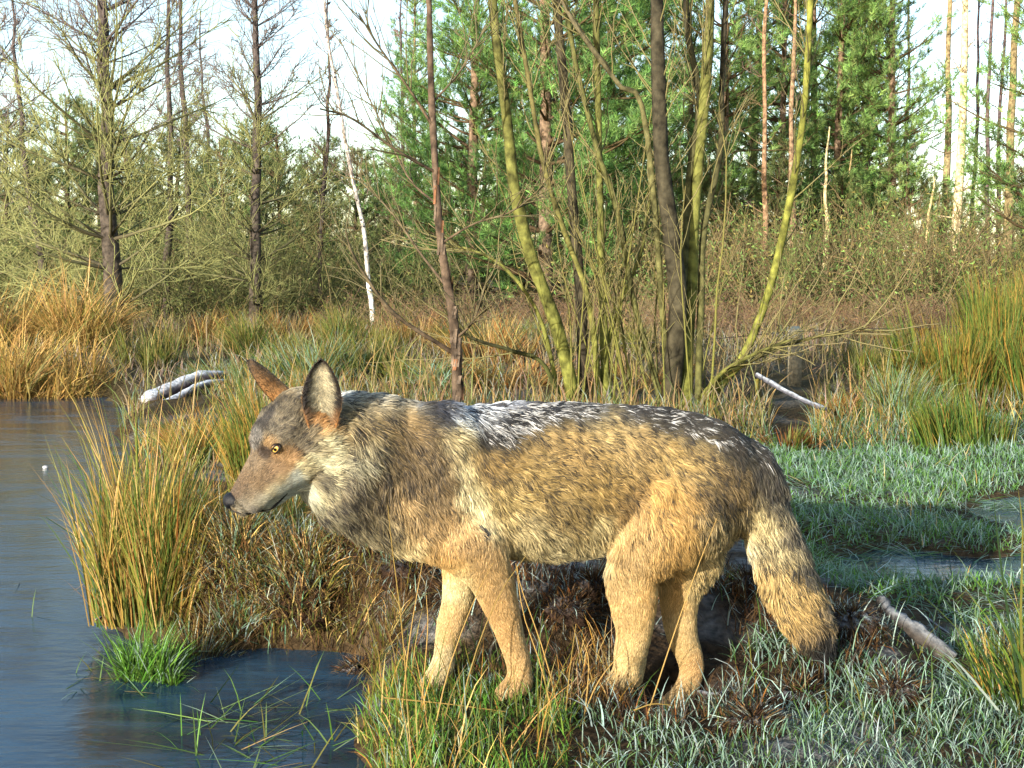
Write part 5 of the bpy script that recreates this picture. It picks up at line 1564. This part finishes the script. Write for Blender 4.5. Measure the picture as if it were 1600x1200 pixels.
# peat clods on the churned bank
M['peat'] = attr_mat('frosted_peat', .95, 0, noise=.6, scale=60.0, bump=1.0, spec=.1)
def clod(px, py, w, h, seed, label, frost=.5, dz=.0, turf=False):
    rng = np.random.default_rng(seed)
    g = gnd(px, py, .12); z = float(H(g[0], g[1]))
    m = g[1] / FPX
    rx, rz = w * .5 * m, h * .5 * m
    seg, rings = 26, 16
    V = []
    for i in range(rings + 1):
        th = math.pi * i / rings
        for j in range(seg):
            ph = 2 * math.pi * j / seg
            V.append((math.sin(th) * math.cos(ph), math.sin(th) * math.sin(ph), math.cos(th)))
    V = np.array(V)
    o = rng.uniform(0, 50, 3)
    rr = .45 + 1.0 * fbm(V[:, 0] * 1.4 + V[:, 2] * .9 + o[0], V[:, 1] * 1.4 - V[:, 2] * 1.1 + o[1], 4) + .55 * (fbm(V[:, 0] * 6 + V[:, 2] * 5 + o[2], V[:, 1] * 6 - V[:, 2] * 5, 3) - .5)
    rr[:seg] = rr[0]; rr[-seg:] = rr[-1]
    W = V * rr[:, None] * np.array((rx, rx * .8, rz * .8))
    q = []
    for i in range(rings):
        for j in range(seg):
            q.append((i * seg + j, (i + 1) * seg + j, (i + 1) * seg + (j + 1) % seg, i * seg + (j + 1) % seg))
    C = np.tile(s2l((50, 37, 28)), (len(V), 1)) * rng.uniform(.7, 1.3, (len(V), 1))
    f = (np.clip((V[:, 2] - .25) / .5, 0, 1) * frost * .5 * rng.random(len(V)) ** 2)[:, None]
    C = C * (1 - f) + f * np.array((.50, .56, .62))
    S = Strips()
    S._push(W, C, np.array(q), None)
    nb = 900 if not turf else 2200
    i = rng.integers(seg * 1, seg * (rings - 4), nb)
    if turf:
        blades(S, W[i], rng, .15, .0032, [BROWN, (128, 104, 66), OLIVE, PALE, (84, 66, 44), (98, 110, 60), FROSTG], [3, 3, 2.4, 2, 3, 2, 1], .5, 1.5, 5, unit(V[i] * [1, 1, .2]) * .6, .12)
    else:
        blades(S, W[i], rng, .055, .0028, [BROWN, (70, 52, 36), (52, 40, 30), FROST, (110, 90, 60)], [3, 4, 4, frost * 2 + .1, 1.5], 1.2, .9, 4, unit(V[i] * [1, 1, .2]) * .9, frost * .2)
    ob = link('peat_clod', S.mesh('peat_clod', True), None, M['peat'])
    ob.location = (g[0], g[1] + .02, z + rz * .35 + dz)
    return tag(ob, label, 'clod', 'peat clods on the churned bank')
for i, (px, py, w, h, lab, fr) in enumerate([
    (850, 955, 90, 70, 'dark peat clod behind the near front leg', .5), (910, 935, 110, 80, 'frost-topped peat clod under the wolf\'s belly', .9), (885, 1000, 100, 60, 'low dark peat clod between front and hind legs', .2),
    (930, 985, 70, 60, 'small peat clod just before the near hind leg', .3), (760, 965, 60, 60, 'peat clod between the two front legs', .3), (1130, 945, 100, 80, 'frosted brown peat clod between hind legs and tail', .9),
    (1170, 975, 60, 50, 'small peat clod under the tail', .4), (640, 965, 90, 70, 'dark peat clod ahead of the far front leg', .4), (1330, 1010, 90, 70, 'frost-topped brown clod just right of the tail tip', .9),
    (1250, 1085, 90, 40, 'wide brown clod in the frosted grass below the tail tip', .5), (1180, 1130, 80, 50, 'brown clod at the foot of the upright dark stub', .4), (1050, 965, 60, 50, 'shaded peat clod behind the rear leg', .2),
    (1400, 1085, 90, 50, 'low clod in the frosted grass below the thick grey branch', .4), (560, 990, 70, 60, 'dark clod at the right end of the turf mound', .3), (700, 990, 50, 44, 'small clod behind the far front paw', .3)]):
    clod(px, py, w, h, 200 + i, lab, fr)
# turf face of the mound, above the inlet
for i, (px, py, w, h, lab) in enumerate([(370, 945, 120, 110, 'hummock of dead turf at the left of the mound'), (470, 950, 150, 120, 'largest turf hummock hanging over the dark inlet'), (300, 965, 90, 50, 'low turf hummock at the mound\'s water edge'), (560, 945, 110, 110, 'turf hummock below the wolf\'s chest')]):
    clod(px, py, w, h, 240 + i, lab, .1, 0, True)
# small pale feather on the ice
root = bpy.data.objects
blob('floating_bubble', gnd(71, 730, .006), np.diag((.018, .012, .010)), M['wood'], None, 12, 8)
ob = bpy.data.objects['floating_bubble']; ob.name = 'pebble'
a = ob.data.attributes.new('col', 'FLOAT_COLOR', 'POINT'); a.data.foreach_set('color', np.tile((.5, .5, .5, 1), len(ob.data.vertices)).astype(np.float32))
tag(ob, 'tiny pale pebble lying on the frozen pond surface', 'pebble')
# the tree that carries the camera and unseen rushes added beside it shade the near bank
rr = np.random.default_rng(77)
bare_tree(np.array((.35, -.75, 0)), 9, .16, 'alder trunk that the trail camera hangs on', None, 77, 1.6, (0, 0), name='alder_tree', zmin=2.4)
for i, (x, y, h, r) in enumerate([(.05, 1.15, .52, .24), (.55, 1.3, .5, .26), (1.0, 1.5, .52, .26), (-.2, .55, .62, .24), (.65, .75, .62, .26), (1.2, 1.0, .6, .28), (1.6, 1.9, .5, .3)]):
    tuft('rush_clump', pos=(x, y, float(H(x, y))), r=r, n=800, length=h, width=.008, cols=RUSH, lean=.2, droop=.4, label='unseen rush clump added beside the camera tree to shade the near bank', cat='rushes', group='unseen rush clumps added beside the camera for shade', seed=300 + i)
